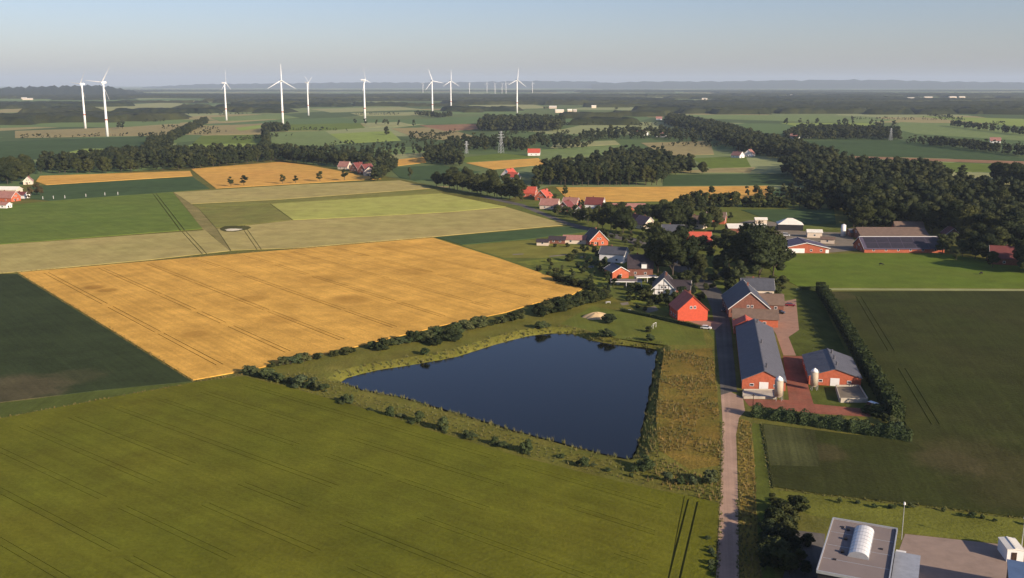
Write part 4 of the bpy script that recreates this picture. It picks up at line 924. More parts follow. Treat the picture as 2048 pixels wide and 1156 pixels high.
for p in wood_front:
    plant(RS.choice(['oak', 'oak', 'ash']), 0, 0, RS.uniform(14, 21), 'dark oak in the dense wood behind the solar-roofed barn', 'dense wood behind the solar-roofed barn', rs=RS, at=V3(p))
for p in along([(2030, 372), (1998, 366), (2060, 360)], 9, RS, .4) + along([(1985, 360), (2060, 384)], 9, RS):
    plant('oak', 0, 0, RS.uniform(15, 20), 'dark spreading tree at the right end of the pale strip beyond the wood', 'trees at the end of the pale strip', rs=RS, at=V3(p))
for p in along([(2040, 548), (2090, 540), (2150, 552)], 8, RS, .3):
    plant('oak', 0, 0, RS.uniform(15, 19), 'dark tree shading the right end of the cow meadow', 'trees shading the cow meadow', rs=RS, at=V3(p))
for x, y, h in ((1590, 1012, 4), (1562, 1022, 5), (1540, 1040, 6), (1556, 1050, 6.5), (1535, 1075, 6), (1565, 1080, 6.5), (1540, 1115, 7), (1590, 1065, 4), (1615, 1090, 4), (1590, 1100, 5), (1610, 1150, 5), (1530, 1140, 6), (1575, 1040, 6), (1560, 1062, 7.5), (1548, 1090, 7), (1570, 1100, 8), (1600, 1020, 4.5), (1555, 1130, 8), (1580, 1150, 7), (1545, 1010, 5), (1600, 1130, 6)):
    plant(RS.choice(['ash', 'bush']), x, y, h * .62, 'dark leafy tree between the ditch and the flat-roofed hall', 'trees beside the flat-roofed hall', rs=RS, wide=1.2)
n_tree = len(trees_placed)

# garden shrubs and conifers
for p in scatter([(1140, 540), (1210, 505), (1250, 560), (1215, 590), (1180, 575), (1060, 540), (1100, 522)], 6, RS)[:44]:
    plant(RS.choice(['shrub', 'bush']), 0, 0, RS.uniform(1.4, 3.4), 'garden shrub on the lawns beside the wheat corner', 'garden shrubs beside the wheat corner', 'shrub', RS, at=V3(p))
for x, y, h in ((1216, 590, 6.5), (1386, 590, 8), (1380, 604, 5)):
    plant('spruce', x, y, h, 'small garden conifer near the half-timbered house', 'small garden conifers', rs=RS)
for x, y, h in ((1338, 612, 4), (1352, 606, 5), (1350, 618, 3), (1300, 612, 3), (1310, 604, 3.4), (1270, 600, 3), (1420, 500, 4), (1440, 520, 5), (1395, 556, 4), (1425, 575, 3), (1258, 602, 2.4), (1545, 566, 4), (1552, 574, 3), (1380, 630, 2.4), (1535, 596, 2.5), (1215, 540, 4), (1205, 530, 3.5), (1222, 548, 3), (1330, 600, 5), (1300, 590, 4.5), (1318, 606, 4), (1345, 628, 3.5), (1362, 622, 4), (1260, 590, 3), (1280, 584, 3), (1372, 580, 4), (1355, 575, 4.5), (1400, 600, 4), (1412, 580, 3), (1290, 622, 2), (1275, 616, 2), (1455, 580, 4), (1462, 572, 4), (1475, 585, 3.5), (1440, 560, 3), (1550, 606, 2.5), (1110, 494, 2), (1135, 494, 2.4), (1165, 497, 2.6), (1175, 500, 2), (1218, 500, 3), (1205, 505, 3.4)):
    plant('bush', x, y, h, 'dark garden bush between the village houses', 'garden bushes between the houses', 'bush', RS)
plant('lime', 1436, 548, 9, 'light green rounded tree on the village green', None, rs=RS)
for x, y, h in ((1205, 470, 5), (1225, 482, 6), (1250, 490, 6), (1275, 500, 6), (1290, 510, 7), (1262, 508, 5), (1190, 510, 5), (1198, 520, 5.5), (1170, 520, 4), (1185, 500, 4.5), (1320, 565, 6), (1340, 572, 5), (1305, 575, 5), (1362, 596, 6), (1372, 610, 5), (1290, 600, 4.5), (1268, 582, 4), (1228, 575, 4.5),
                (1215, 420, 6), (1165, 415, 6), (1140, 410, 6), (1110, 402, 6), (1095, 398, 7), (1225, 428, 7), (1280, 426, 7), (1305, 428, 7), (1380, 470, 6), (1350, 480, 6), (1330, 486, 7), (1420, 520, 7), (1440, 530, 6), (1425, 560, 5), (1545, 590, 5), (1552, 598, 4), (1412, 432, 7), (1440, 440, 7), (1460, 442, 6), (1400, 422, 7), (1300, 480, 5), (1320, 500, 6), (1212, 478, 5), (1240, 478, 6), (1262, 486, 6), (1284, 488, 7), (1300, 496, 7), (1180, 490, 4), (1168, 508, 4), (1150, 512, 4), (1140, 522, 4), (1200, 545, 5), (1214, 560, 5), (1310, 470, 8), (1290, 470, 7), (1400, 500, 8), (1430, 498, 8), (1380, 505, 7), (1372, 565, 6), (1392, 574, 6), (1408, 566, 6), (1352, 604, 4.5), (1338, 590, 5)):
    plant(RS.choice(['young', 'lime', 'young', 'bush']), x, y, h, 'small garden tree among the village houses', 'small garden trees in the village', rs=RS, wide=1.25)
# shrubs around the pond
def shrubs(pts, h0, h1, label, group, kinds=('shrub',), wide=1.15):
    for p in pts: plant(RS.choice(kinds), 0, 0, RS.uniform(h0, h1), label, group, 'shrub', RS, wide * RS.uniform(.8, 1.5), at=V3(p))
shrubs(along([(500, 748), (545, 760), (600, 772), (645, 782)], 1.8, RS, .5), 1.2, 3.4, 'grey-green shrub in the thicket at the pointed end of the pond', 'thicket at the pointed pond end')
shrubs(along([(530, 735), (590, 728), (640, 716), (715, 704)], 3.6, RS, .3), 1.6, 3.0, 'small shrub between the wheat and the pointed pond end', 'small shrubs along the wheat edge', ('shrub', 'bush'))
shrubs(along([(735, 700), (800, 688), (860, 678), (900, 668), (960, 655), (1010, 645), (1050, 635)], 1.9, RS, .45), 1.6, 4.6, 'green shrub in the hedgerow between the wheat and the pond', 'hedgerow between wheat and pond', ('shrub', 'bush', 'shrub'))
shrubs([tuple(G(*q).xy) for q in ((765, 700), (870, 690), (905, 680), (850, 684))], 3.4, 4.6, 'larger green shrub on the pond side of the hedgerow', 'larger shrubs on the pond side', ('bush',))
shrubs(along([(1075, 632), (1110, 622), (1150, 612), (1196, 602), (1205, 596)], 2.8, RS, .3), 4.0, 6.4, 'tall dark shrub in the thicket at the corner of the wheat field', 'thicket at the wheat corner', ('bush',))
shrubs(along([(1110, 560), (1150, 572), (1185, 580)], 2.8, RS, .3), 3.0, 4.6, 'dark rounded hedge shrub along the wheat edge by the gardens', 'hedge shrubs along the gardens', ('bush',))
for x, y, h in ((697, 807, 3.2), (780, 832, 2.6), (838, 844, 3.0), (886, 860, 3.4), (932, 873, 1.8), (990, 889, 2.1), (1052, 904, 3.5), (1168, 934, 2.4), (1292, 940, 3.6), (1335, 964, 2.6), (1420, 967, 3.2), (1360, 968, 2.0), (1385, 970, 1.9)):
    plant('shrub', x, y, h, 'single shrub on the grassy strip between the pond and the green barley', 'single shrubs along the barley edge', 'shrub', RS)
shrubs(along([(660, 792), (760, 824), (860, 852), (960, 880), (1100, 915), (1230, 945), (1300, 955)], 5.0, RS, .5), .5, 1.5, 'low ragged shrub in the rough grass between the pond and the green barley', 'low shrubs in the rough grass by the barley', ('shrub',), 1.5)
plant('bush', 1218, 645, 3.6, 'spreading bush beside the sand heap on the pond lawn', None, 'bush', RS, 1.5)
plant('bush', 1297, 664, 2.2, 'small round bush on the lawn above the pond', None, 'bush', RS)
for x, y in ((1085, 656), (1215, 673), (1206, 672), (1300, 682), (850, 709), (1095, 655), (1078, 657), (1222, 674)):
    plant('shrub', x, y, RS.uniform(1.8, 2.8), 'low dark shrub overhanging the far pond edge', 'shrubs overhanging the pond edge', 'shrub', RS, 1.4)
shrubs(along([(1735, 822), (1760, 835), (1790, 852), (1815, 872)], 2.4, RS, .4), 1.8, 3.0, 'dark shrub in the thicket where the two hedges meet', 'thicket where the hedges meet', ('bush', 'shrub'))
shrubs(along([(1660, 1001), (1760, 1014), (1850, 1022), (1930, 1032), (2048, 1048)], 3.4, RS, .4), .5, 1.3, 'low scrub along the edge between the leafy crop and the mown strip', 'scrub along the mown strip', ('shrub',))
shrubs(along([(1425, 1080), (1420, 1120), (1416, 1156)], 2.2, RS, .4), .7, 1.4, 'low weed shrub along the lane beside the barley headland', 'weeds along the lane', ('shrub',))

# clipped and wild hedges
def hedge(px, w, h, mat, label, name='hedge', dens=9, leaf=.2, wave=.15):
    P = [G(*p).xy for p in px]; c0 = P[0]; parts = []
    for a, b in zip(P, P[1:]):
        L = (b - a).length; d = (b - a) / L; nrm = Vector((-d.y, d.x)); n_ = int(L * (w + 2 * h) * dens)
        s = NR.uniform(0, L, n_); q = NR.uniform(0, w + 2 * h, n_); hh = h * (1 + wave * np.sin(s * .7 + a.x) + wave * .7 * np.sin(s * 1.9))
        off = np.where(q < h, -w / 2, np.where(q < h + w, q - h - w / 2, w / 2)); z = np.where(q < h, q / h, np.where(q < h + w, 1.0, (q - h - w) / h)) * hh
        nx = np.where(q < h, -1.0, np.where(q < h + w, 0.0, 1.0)); nz = np.where((q >= h) & (q < h + w), 1.0, .25)
        off = off * (1 + .15 * np.sin(s * 1.3)) + NR.normal(0, .1, n_)
        X = np.stack([a.x - c0.x + d.x * s + nrm.x * off, a.y - c0.y + d.y * s + nrm.y * off, z + NR.normal(0, .08, n_)], 1)
        N = np.stack([nrm.x * nx, nrm.y * nx, nz], 1); parts.append(leaves(X, N, leaf, .8))
        ne = int(w * h * dens * 2.2)
        for e in (0, L):
            q = NR.uniform(-.5, .5, ne) * w; zz = NR.uniform(0, 1, ne) * h; se = e + NR.normal(0, .3, ne) + (.25 if e else -.25)
            parts.append(leaves(np.stack([a.x - c0.x + d.x * se + nrm.x * q, a.y - c0.y + d.y * se + nrm.y * q, zz], 1), np.tile([d.x * (1 if e else -1), d.y * (1 if e else -1), .3], (ne, 1)), leaf, .8))
        k = max(2, int(L / 1.5)); cv = []; cf = []
        for i in range(k + 1):
            s_ = min(max(L * i / k, .35), L - .35); hz = h * .84 * (1 + wave * math.sin(s_ * .7 + a.x) + wave * .7 * math.sin(s_ * 1.9))
            for o_, z_ in ((-w * .42, 0), (-w * .4, hz), (w * .4, hz), (w * .42, 0)): cv.append((a.x - c0.x + d.x * s_ + nrm.x * o_, a.y - c0.y + d.y * s_ + nrm.y * o_, z_))
        for i in range(k):
            for j in range(3):
                q0, q1, q2, q3 = 4 * i + j, 4 * i + j + 1, 4 * i + 5 + j, 4 * i + 4 + j; cf += [(q0, q1, q2), (q0, q2, q3)]
        for e in (0, 4 * k): cf += [(e, e + 1, e + 2), (e, e + 2, e + 3)]
        parts.append((np.array(cv), np.array(cf)))
    V, F = join(parts); o = link(name, np_mesh(name, V, F, M[mat])); o.location = (c0.x, c0.y, 0)
    return tag(o, label, 'hedge')
hedge([(1640, 584), (1680, 648), (1735, 745), (1768, 800), (1795, 842)], 3.6, 4.6, 'hedge', 'tall dark hedge between the barns and the leafy crop', dens=12, leaf=.3, wave=.12)
hedge([(1508, 832), (1600, 846), (1700, 862), (1818, 881)], 3.6, 3.0, 'shrub', 'green hedge along the brick yard and the striped seedling plot', dens=12, leaf=.26, wave=.16)
hedge([(1240, 622), (1300, 634), (1360, 648), (1402, 658)], 1.0, 1.5, 'hedge', 'dark clipped hedge along the lawn of the bright red house', dens=16, leaf=.14, wave=.05)
hedge([(1598, 579), (1636, 580)], 1.6, 1.6, 'hedge', 'short clipped hedge at the top of the barn lawn', dens=16, leaf=.15, wave=.05)
hedge([(1224, 522), (1180, 530), (1205, 520)], 1.0, 1.6, 'hedge', 'garden hedge beside the white-walled slate-roofed house', dens=14, leaf=.15, wave=.05)
hedge([(1310, 505), (1345, 500), (1395, 508)], 1.2, 2.0, 'hedge', 'hedge along the road in front of the house with the long bright red roof', dens=14, leaf=.16, wave=.08)

# reeds at the water, tussocks in the dry strip
def tufts(name, pts, h0, h1, blades, mat, label, cat_kind='stuff'):
    P = np.array([(x, y, z) for x, y, z in pts]); n = len(P)
    B = np.repeat(P, blades, 0); k = len(B); ang = NR.uniform(0, 2 * np.pi, k); rad = NR.uniform(0, .35, k)
    B = B + np.stack([rad * np.cos(ang), rad * np.sin(ang), np.zeros(k)], 1)
    H = NR.uniform(h0, h1, (k, 1)) * np.repeat(NR.uniform(.6, 1.25, (n, 1)), blades, 0); w = .07 + .05 * NR.uniform(size=(k, 1))
    side = np.stack([-np.sin(ang), np.cos(ang), np.zeros(k)], 1); lean = np.stack([np.cos(ang), np.sin(ang), np.zeros(k)], 1) * NR.uniform(.1, .5, (k, 1)) * H
    V = np.stack([B - side * w, B + side * w, B + lean + np.array([0, 0, 1]) * H], 1).reshape(-1, 3)
    T = np.repeat(np.repeat(NR.uniform(0, 1, n), blades), 3)
    o = link(name, np_mesh(name, V, np.arange(3 * k).reshape(-1, 3), M[mat], T)); return tag(o, label, kind=cat_kind)
pts = []
for (x, y), (rx, ry) in zip(shore, rim):
    g = Vector((x, y)); d = (Vector((rx, ry)) - g)
    for _ in range(7):
        f = RS.uniform(-.05, 1.0); q = g + d * f; pts.append((q.x + RS.uniform(-1.4, 1.4), q.y + RS.uniform(-1.4, 1.4), max(WZ, WZ + 1.35 * f - .1)))
tufts('reeds', pts, .5, 1.3, 12, 'reed', 'reeds and rushes fringing the pond water')
pts = [(x, y, 0) for x, y in scatter([(1328, 702), (1424, 696), (1434, 780), (1440, 850), (1442, 1004), (1300, 982), (1285, 940), (1308, 860), (1318, 770)], 1.15, RS)]
clump = lambda x, y: math.sin(x * .33 + 2 * math.sin(y * .11)) + math.sin(y * .21 + x * .1) + RS.uniform(-.8, .8)
tufts('tall_grass', [p for p in pts if clump(p[0], p[1]) > -.1], .5, 1.25, 11, 'straw', 'tall dry grass tussocks between the pond and the lane')
pts = [(x, y, 0) for x, y in scatter([(500, 752), (700, 808), (860, 858), (1040, 908), (1240, 958), (1300, 972), (1280, 930), (1200, 918), (1040, 876), (880, 828), (720, 790), (660, 768), (620, 745)], 1.5, RS)]
tufts('bank_grass', pts, .3, .8, 9, 'reed', 'rough grass on the strip between the pond and the barley')
pts = [(x, y, 0) for x, y in scatter([(1481, 842), (1502, 846), (1512, 1000), (1524, 1156), (1484, 1156), (1477, 1000)], 1.0, RS)]
tufts('verge_grass', pts, .4, 1.0, 10, 'straw', 'tall golden verge grass beside the pale lane')

def edge_pts(px, gap, jit):
    return [(x + RS.uniform(-jit, jit), y + RS.uniform(-jit, jit), 0) for x, y in along(px, gap, RS)]
tufts('margin_grass', edge_pts([(36, 547), (120, 598), (250, 678), (386, 763)], .8, .7) + edge_pts([(386, 763), (440, 756), (492, 748)], .5, .9) + edge_pts([(0, 838), (200, 801), (388, 767)], .7, .8) + edge_pts([(0, 548), (300, 522), (600, 497), (866, 475)], 1.2, .8), .35, .8, 8, 'straw', 'ragged dry grass along the field edges')
tufts('lane_grass', edge_pts([(1432, 1156), (1438, 1050), (1441, 980), (1443, 900), (1445, 845)], .5, .5) + edge_pts([(1476, 1000), (1477, 1070), (1478, 1156)], .5, .4) + edge_pts([(1540, 976), (1640, 990), (1820, 1010), (2048, 1038)], .8, .6) + edge_pts([(1522, 850), (1545, 974)], .6, .5), .2, .6, 8, 'reed', 'ragged grass along the lane and the leafy crop edge')

# name the garden plants by the house they grow near
import re
HOUSES = [(o.location.xy, re.split(r' (?:with|beside|behind|between|at|along|above|below|near|on|in|by|joined|joining|half hidden|right of|left of|next|of|beyond|catching|among|under|across|facing) ', o['label'])[0]) for o in scene.objects if o.parent is None and o.get('category') in ('house', 'farmhouse', 'stable', 'outbuilding', 'garden shed', 'shed', 'carport', 'barn')]
for o in scene.objects:
    base = {'garden bushes between the houses': 'dark garden bush', 'small garden trees in the village': 'small garden tree', 'garden shrubs beside the wheat corner': 'garden shrub', 'roadside trees among the village houses': 'roadside tree'}.get(o.get('group'))
    if base and o.parent is None:
        d_, nm = min(((o.location.xy - p).length, n_) for p, n_ in HOUSES)
        look = 'low ' if o.dimensions.z == 0 and o.scale.z < .8 else ('tall ' if o.scale.z > 1.15 else '')
        o['label'] = ' '.join((look + base + (' close to the ' if d_ < 13 else ' in the gardens nearest the ') + nm).split()[:16])

# ------------------------------------------------------------------ woods that read as one mass
def lod(h, r, base, lobes, nleaf, leaf, shape='round'):
    V, F = crown(h, r, base, lobes, nleaf, leaf, shape, .86); t = MB().tube((0, 0, 0), (0, 0, base + 1.5), .3, .22, 4, False)
    tf = np.array([(f[0], f[1], f[2]) for f in t.f] + [(f[0], f[2], f[3]) for f in t.f])
    return join([(V, F), (np.array(t.v), tf)])
LODS = [lod(15, 6.6, 1.4, 10, 330, .55, 'wide') for _ in range(5)] + [lod(16, 5.2, 1.6, 10, 310, .55, 'round') for _ in range(3)]
def wood(name, pts, h0, h1, label, mat='far_leaf', lods=LODS):
    parts, T = [], []
    for x, y in pts:
        V, F = lods[RS.randrange(len(lods))]; s = RS.uniform(h0, h1) / 15; a = RS.uniform(0, 6.28); c, sn = math.cos(a), math.sin(a); w = s * RS.uniform(.85, 1.2)
        W = np.stack([(V[:, 0] * c - V[:, 1] * sn) * w + x, (V[:, 0] * sn + V[:, 1] * c) * w + y, V[:, 2] * s], 1)
        parts.append((W, F)); T.append(np.full(len(V), RS.random()))
    if not parts: return
    V, F = join(parts); return tag(link(name, np_mesh(name, V, F, M[mat], np.concatenate(T))), label, kind='stuff')
wood('wood', scatter([(80, 345), (380, 336), (560, 318), (700, 334), (740, 342), (745, 330), (560, 308), (300, 312), (90, 330)], 9, RS), 12, 17, 'dark belt of trees behind the back wheat fields')
wood('wood', scatter([(1066, 369), (1322, 368), (1340, 350), (1370, 338), (1300, 330), (1150, 345), (1090, 352)], 8.5, RS), 14, 20, 'copse of tall trees behind the village wheat')
wood('wood', scatter([(1700, 456), (1850, 460), (1960, 485), (2100, 500), (2100, 420), (1900, 380), (1860, 350), (1740, 345), (1640, 330), (1560, 318), (1480, 305), (1440, 285), (1380, 262), (1330, 248), (1340, 238), (1420, 255), (1520, 285), (1600, 305), (1680, 330), (1560, 340), (1600, 372), (1640, 400), (1690, 412)], 9.5, RS), 14, 21, 'dense dark wood running from the farms to the distance')
wood('wood', along([(300, 312), (330, 290), (372, 268), (412, 246)], 8, RS, .4) + scatter([(292, 312), (330, 308), (345, 290), (300, 285)], 10, RS), 12, 18, 'diagonal row of trees behind the dark belt')
wood('wood', scatter([(525, 266), (575, 264), (578, 258), (530, 258)], 10, RS) + along([(525, 308), (535, 290), (530, 270)], 9, RS), 12, 17, 'small shelter wood at the foot of the tall turbine')
wood('wood', along([(545, 309), (600, 303), (660, 305), (740, 302), (800, 300), (870, 297), (930, 294), (990, 290)], 11, RS, .3) + along([(560, 318), (650, 312), (760, 316), (850, 308), (930, 303)], 14, RS, .4), 8, 13, 'hedgerow of trees across the middle fields')
wood('wood', scatter([(858, 328), (920, 333), (925, 318), (880, 308), (850, 312)], 9, RS) + scatter([(890, 305), (1000, 300), (1060, 305), (1060, 292), (960, 285), (900, 290)], 13, RS), 11, 17, 'dark clump of trees left of the lattice pylon')
wood('wood', scatter([(958, 263), (1040, 262), (1122, 263), (1126, 250), (1040, 247), (975, 248)], 11, RS), 18, 25, 'long dark copse in front of the middle turbine')
wood('wood', scatter([(1565, 279), (1680, 280), (1800, 281), (1795, 268), (1680, 262), (1600, 264)], 11, RS), 13, 18, 'copse on the rise beyond the dark wood')
wood('wood', along([(1820, 285), (1880, 290), (1960, 298), (2060, 310)], 10, RS, .4) + along([(1840, 289), (1960, 302), (2060, 314)], 10, RS, .4) + along([(1900, 252), (1980, 262), (2060, 272)], 12, RS, .4) + along([(1560, 250), (1640, 248), (1740, 252), (1800, 252)], 24, RS, .5), 11, 16, 'hedge belts of trees across the right-hand fields')
wood('wood', scatter([(1150, 282), (1250, 278), (1330, 280), (1420, 290), (1420, 276), (1330, 265), (1200, 268)], 17, RS) + scatter([(1080, 280), (1130, 285), (1180, 300), (1100, 298), (1060, 290)], 18, RS) + scatter([(1180, 330), (1320, 325), (1330, 312), (1240, 312)], 13, RS) + scatter([(1322, 352), (1390, 346), (1380, 330), (1330, 335)], 10, RS), 11, 17, 'scattered trees around the hamlet beyond the copse')
LOD2 = [lod(15, 6.0, .8, 5, 60, 1.0, 'wide') for _ in range(6)]
rh = random.Random(21); hp = []
for k in range(58):                                    # broken hedgerows between the far parcels
    px, py = rh.uniform(-20, 2070), 196 + 100 * rh.random() ** 1.3
    if 1330 < px < 1700 and py > 245: continue
    g = G(px, py); a_ = R(14 + rh.choice([0, 90, 90, 0, 45])) + rh.uniform(-.12, .12); L_ = rh.uniform(60, 420)
    q = 0.0
    while q < L_:
        hp.append((g.x + math.sin(a_) * q + rh.uniform(-2, 2), g.y + math.cos(a_) * q + rh.uniform(-2, 2))); q += rh.uniform(4, 8) if rh.random() > .08 else 24
wood('hedgerow_trees', hp, 4, 10, 'broken hedgerows between the far field parcels', lods=LOD2)
wood('wood', scatter([(780, 322), (760, 330), (700, 330), (680, 322), (740, 312)], 10, RS) + along([(770, 338), (752, 362), (790, 334)], 9, RS), 9, 14, 'trees around the dark red roofs behind the tree-lined wheat')
wood('wood', scatter([(1380, 400), (1450, 396), (1560, 400), (1680, 412), (1690, 400), (1600, 385), (1550, 392)], 9, RS), 7, 11, 'low trees at the far end of the village wheat')
wood('wood', along([(830, 230), (850, 232), (880, 236), (905, 232)], 14, RS, .4) + along([(700, 248), (760, 250), (820, 253)], 30, RS, .5) + along([(232, 258), (250, 258)], 9, RS) + along([(770, 269), (775, 270)], 6, RS) + along([(820, 280), (832, 281)], 8, RS), 11, 17, 'single bushes and trees in the far middle fields')

# far woods: blocks of canopy, rounded tree by tree
def canopy(blocks, name, label, cell=16):
    parts, T = [], []
    for cx, cy, L, W, a, h in blocks:
        cell = max(16, min(40, math.sqrt(L * W) / 90)) if L * W > 4e5 else 16
        nx, ny = max(3, int(L / cell)), max(3, int(W / cell)); u = np.linspace(-.5, .5, nx + 1); v = np.linspace(-.5, .5, ny + 1); U, Vv = np.meshgrid(u, v, indexing='ij')
        wob = 1 + .18 * np.sin(U * 9 + cx * .01) * np.cos(Vv * 7 + cy * .01)
        X = U * L * wob + NR.normal(0, cell * .18, U.shape); Y = Vv * W * wob + NR.normal(0, cell * .18, U.shape)
        Z = h * NR.uniform(.55, 1.1, U.shape); Z[0], Z[-1], Z[:, 0], Z[:, -1] = 0, 0, 0, 0
        P = np.stack([X * math.cos(a) - Y * math.sin(a) + cx, X * math.sin(a) + Y * math.cos(a) + cy, Z], -1).reshape(-1, 3)
        i, j = np.meshgrid(np.arange(nx), np.arange(ny), indexing='ij'); q = (i * (ny + 1) + j).ravel()
        F = np.concatenate([np.stack([q, q + ny + 1, q + ny + 2], 1), np.stack([q, q + ny + 2, q + 1], 1)])
        parts.append((P, F)); T.append(NR.uniform(0, 1, len(P)) * .3 + NR.uniform(0, .7))
    V, F = join(parts); return tag(link(name, np_mesh(name, V, F, M['far_leaf'], np.concatenate(T))), label, kind='stuff')
rb = random.Random(9); blocks = []
def blk(px, py, Lpx, W, h=17, a=0.0):
    g = G(px, py); L = Lpx * g.y / F_PX; blocks.append((g.x, g.y, L, W, a, h))
for k in range(70):                                    # right-hand woodland, thick towards the horizon
    py = rb.choice([rb.uniform(181, 195), rb.uniform(195, 212), rb.uniform(205, 227)]); px = rb.uniform(1040 if py < 212 else 1330, 2100)
    blk(px, py, rb.uniform(60, 260), rb.uniform(90, 260) * (1 if py > 205 else 2.2), rb.uniform(14, 20), rb.uniform(-.12, .12))
for k in range(8): blk(1400 + k * 95 + rb.uniform(-20, 20), 226.5 + rb.uniform(-1, 2), rb.uniform(70, 130), 120, 17)
def strip(px0, px1, d0, d1, h=17):                       # a wide unbroken forest between two distances
    g0, g1 = (px0 - 1024) / F_PX, (px1 - 1024) / F_PX; d = (d0 + d1) / 2; blocks.append(((g0 + g1) / 2 * d, d, (g1 - g0) * d, d1 - d0, 0, h))
strip(1340, 1700, 3350, 4300); strip(1640, 2250, 3250, 4500); strip(1300, 1500, 4700, 5100); strip(1540, 1900, 5200, 5700); strip(1860, 2250, 5300, 5900); strip(1400, 1800, 6300, 6700); strip(1040, 1330, 5200, 6200); strip(1060, 1420, 7400, 8600); strip(1480, 2250, 8000, 9500)
strip(560, 1000, 6300, 8200); strip(-100, 260, 4200, 4700); strip(-100, 330, 6500, 8000); strip(260, 620, 6800, 8600); strip(60, 360, 2600, 2900); strip(-150, 90, 2450, 2800); strip(0, 2250, 13000, 14000); strip(900, 1130, 4700, 5200)
for k in range(60):                                    # left and middle
    py = rb.choice([rb.uniform(181, 194), rb.uniform(190, 212), rb.uniform(205, 236)]); px = rb.uniform(-60, 1050)
    blk(px, py, rb.uniform(25, 130), rb.uniform(60, 160) * (1 if py > 205 else 2.0), rb.uniform(12, 18), rb.uniform(-.2, .2))
for px, py, w_ in ((60, 238, 200), (190, 243, 120), (280, 236, 180), (330, 226, 200), (120, 226, 140), (440, 222, 120), (520, 216, 160), (640, 213, 120), (770, 202, 260), (620, 196, 240), (900, 200, 200), (960, 222, 140), (1180, 236, 120), (1280, 232, 120), (1210, 248, 140), (1250, 214, 160), (30, 248, 90), (1150, 206, 220)): blk(px, py, w_, 130, 16, rb.uniform(-.1, .1))
canopy(blocks, 'distant_woods', 'dark distant woods spread across the plain')

# hills on the skyline
def hill(px0, px1, prof, dist, name='hill', depth=.12):
    mb = MB(); n_ = 90; rows = 7; hs = []
    for i in range(n_ + 1):
        px = px0 + (px1 - px0) * i / n_; py = np.interp(px, [p[0] for p in prof], [p[1] for p in prof]); z = max(2, CAM_H + (HOR - py) / F_PX * dist)
        hs.append(z * (1 + .03 * math.sin(i * 1.3) + .02 * math.sin(i * 3.1)))
    for r in range(rows + 1):
        f = r / rows; k = math.sin(math.pi * min(1, f * 1.0)) ** .8
        for i in range(n_ + 1):
            px = px0 + (px1 - px0) * i / n_; D = dist * (1 - depth + 2 * depth * f); mb.v.append(((px - 1024) / F_PX * D, D, max(-.5, hs[i] * k + (12 * math.sin(i * 2.3 + r) if 0 < r < rows else 0)) if 0 < r < rows else -.5))
    for r in range(rows):
        for i in range(n_): mb.f.append((r * (n_ + 1) + i, r * (n_ + 1) + i + 1, (r + 1) * (n_ + 1) + i + 1, (r + 1) * (n_ + 1) + i))
    return tag(mb.build(name, M['far_leaf'], smooth=True), kind='structure')
hill(-400, 330, [(-400, 178), (0, 176), (140, 172), (215, 171), (250, 176), (285, 183), (330, 190)], 9000)
hill(200, 640, [(200, 178), (350, 182), (480, 180), (640, 184)], 15000)
hill(300, 1250, [(300, 174), (420, 168), (560, 167), (700, 165), (900, 165), (1060, 162), (1180, 163), (1250, 168)], 26000)
hill(1180, 2500, [(1180, 168), (1280, 163), (1430, 163), (1540, 161), (1640, 160), (1760, 160), (1860, 163), (2048, 165), (2500, 168)], 23000)

# ------------------------------------------------------------------ vehicles, cattle, garden things
def car(px, py, rot, paint, label, van=False):
    t = empty('van' if van else 'car', G(px, py), R(rot), label, 'van' if van else 'car'); L, w = (2.4, .92) if van else (2.1, .88)
    top = 1.9 if van else 1.42
    low = MB().add([(x, y, z) for x in (-w, w) for y, z in ((-L, .35), (-L, .8), (-L + .9, .95), (L - .3, .98), (L, .8), (L, .35))], [(0, 1, 2, 3, 4, 5), (11, 10, 9, 8, 7, 6)] + [(i, i + 6, (i + 1) % 6 + 6, (i + 1) % 6) for i in range(6)])
    low.build('body', M[paint], t)
    y0, y1 = (-L + .8, L - .25) if van else (-L + 1.0, L - .5)
    ca = MB().add([(sx * (w - .03), y0, .955) for sx in (-1, 1)] + [(sx * (w - .03), y1, .985) for sx in (-1, 1)] + [(sx * (w - .16), y0 + .55, top) for sx in (-1, 1)] + [(sx * (w - .16), y1 - .3, top) for sx in (-1, 1)], [(0, 1, 5, 4), (1, 3, 7, 5), (3, 2, 6, 7), (2, 0, 4, 6), (4, 5, 7, 6)])
    ca.build('cabin', M['glass'], t)
    MB().box(-w + .15, w - .15, y0 + .5, y1 - .25, top + .002, top + .07).build('car_roof', M[paint], t)
    for sx in (-1, 1):
        for y in (-L + .75, L - .75): MB().tube((sx * (w - .12), y, .32), (sx * (w + .03), y, .32), .32, .32, 12).build('wheel', M['tyre'], t)
        MB().box(sx * .6 - .16, sx * .6 + .16, -L - .03, -L - .002, .58, .74).build('headlight', M['white'], t)
car(1412, 658, 66, 'carwhite', 'white car parked on the grass by the terrace of the bright red house')
car(1448, 622, -20, 'cardark', 'dark car on the village road beside the low stable')
car(1560, 627, 60, 'cardark', 'dark car parked by the drive in front of the farmhouse wing')
car(1580, 612, 80, 'carred', 'wine red car on the pinkish drive')
car(1572, 472, 70, 'carwhite', 'white van in front of the pale open hall in the farmyard', True)
car(1748, 818, 30, 'carwhite', 'white trailer van in the shade where the two hedges meet', True)

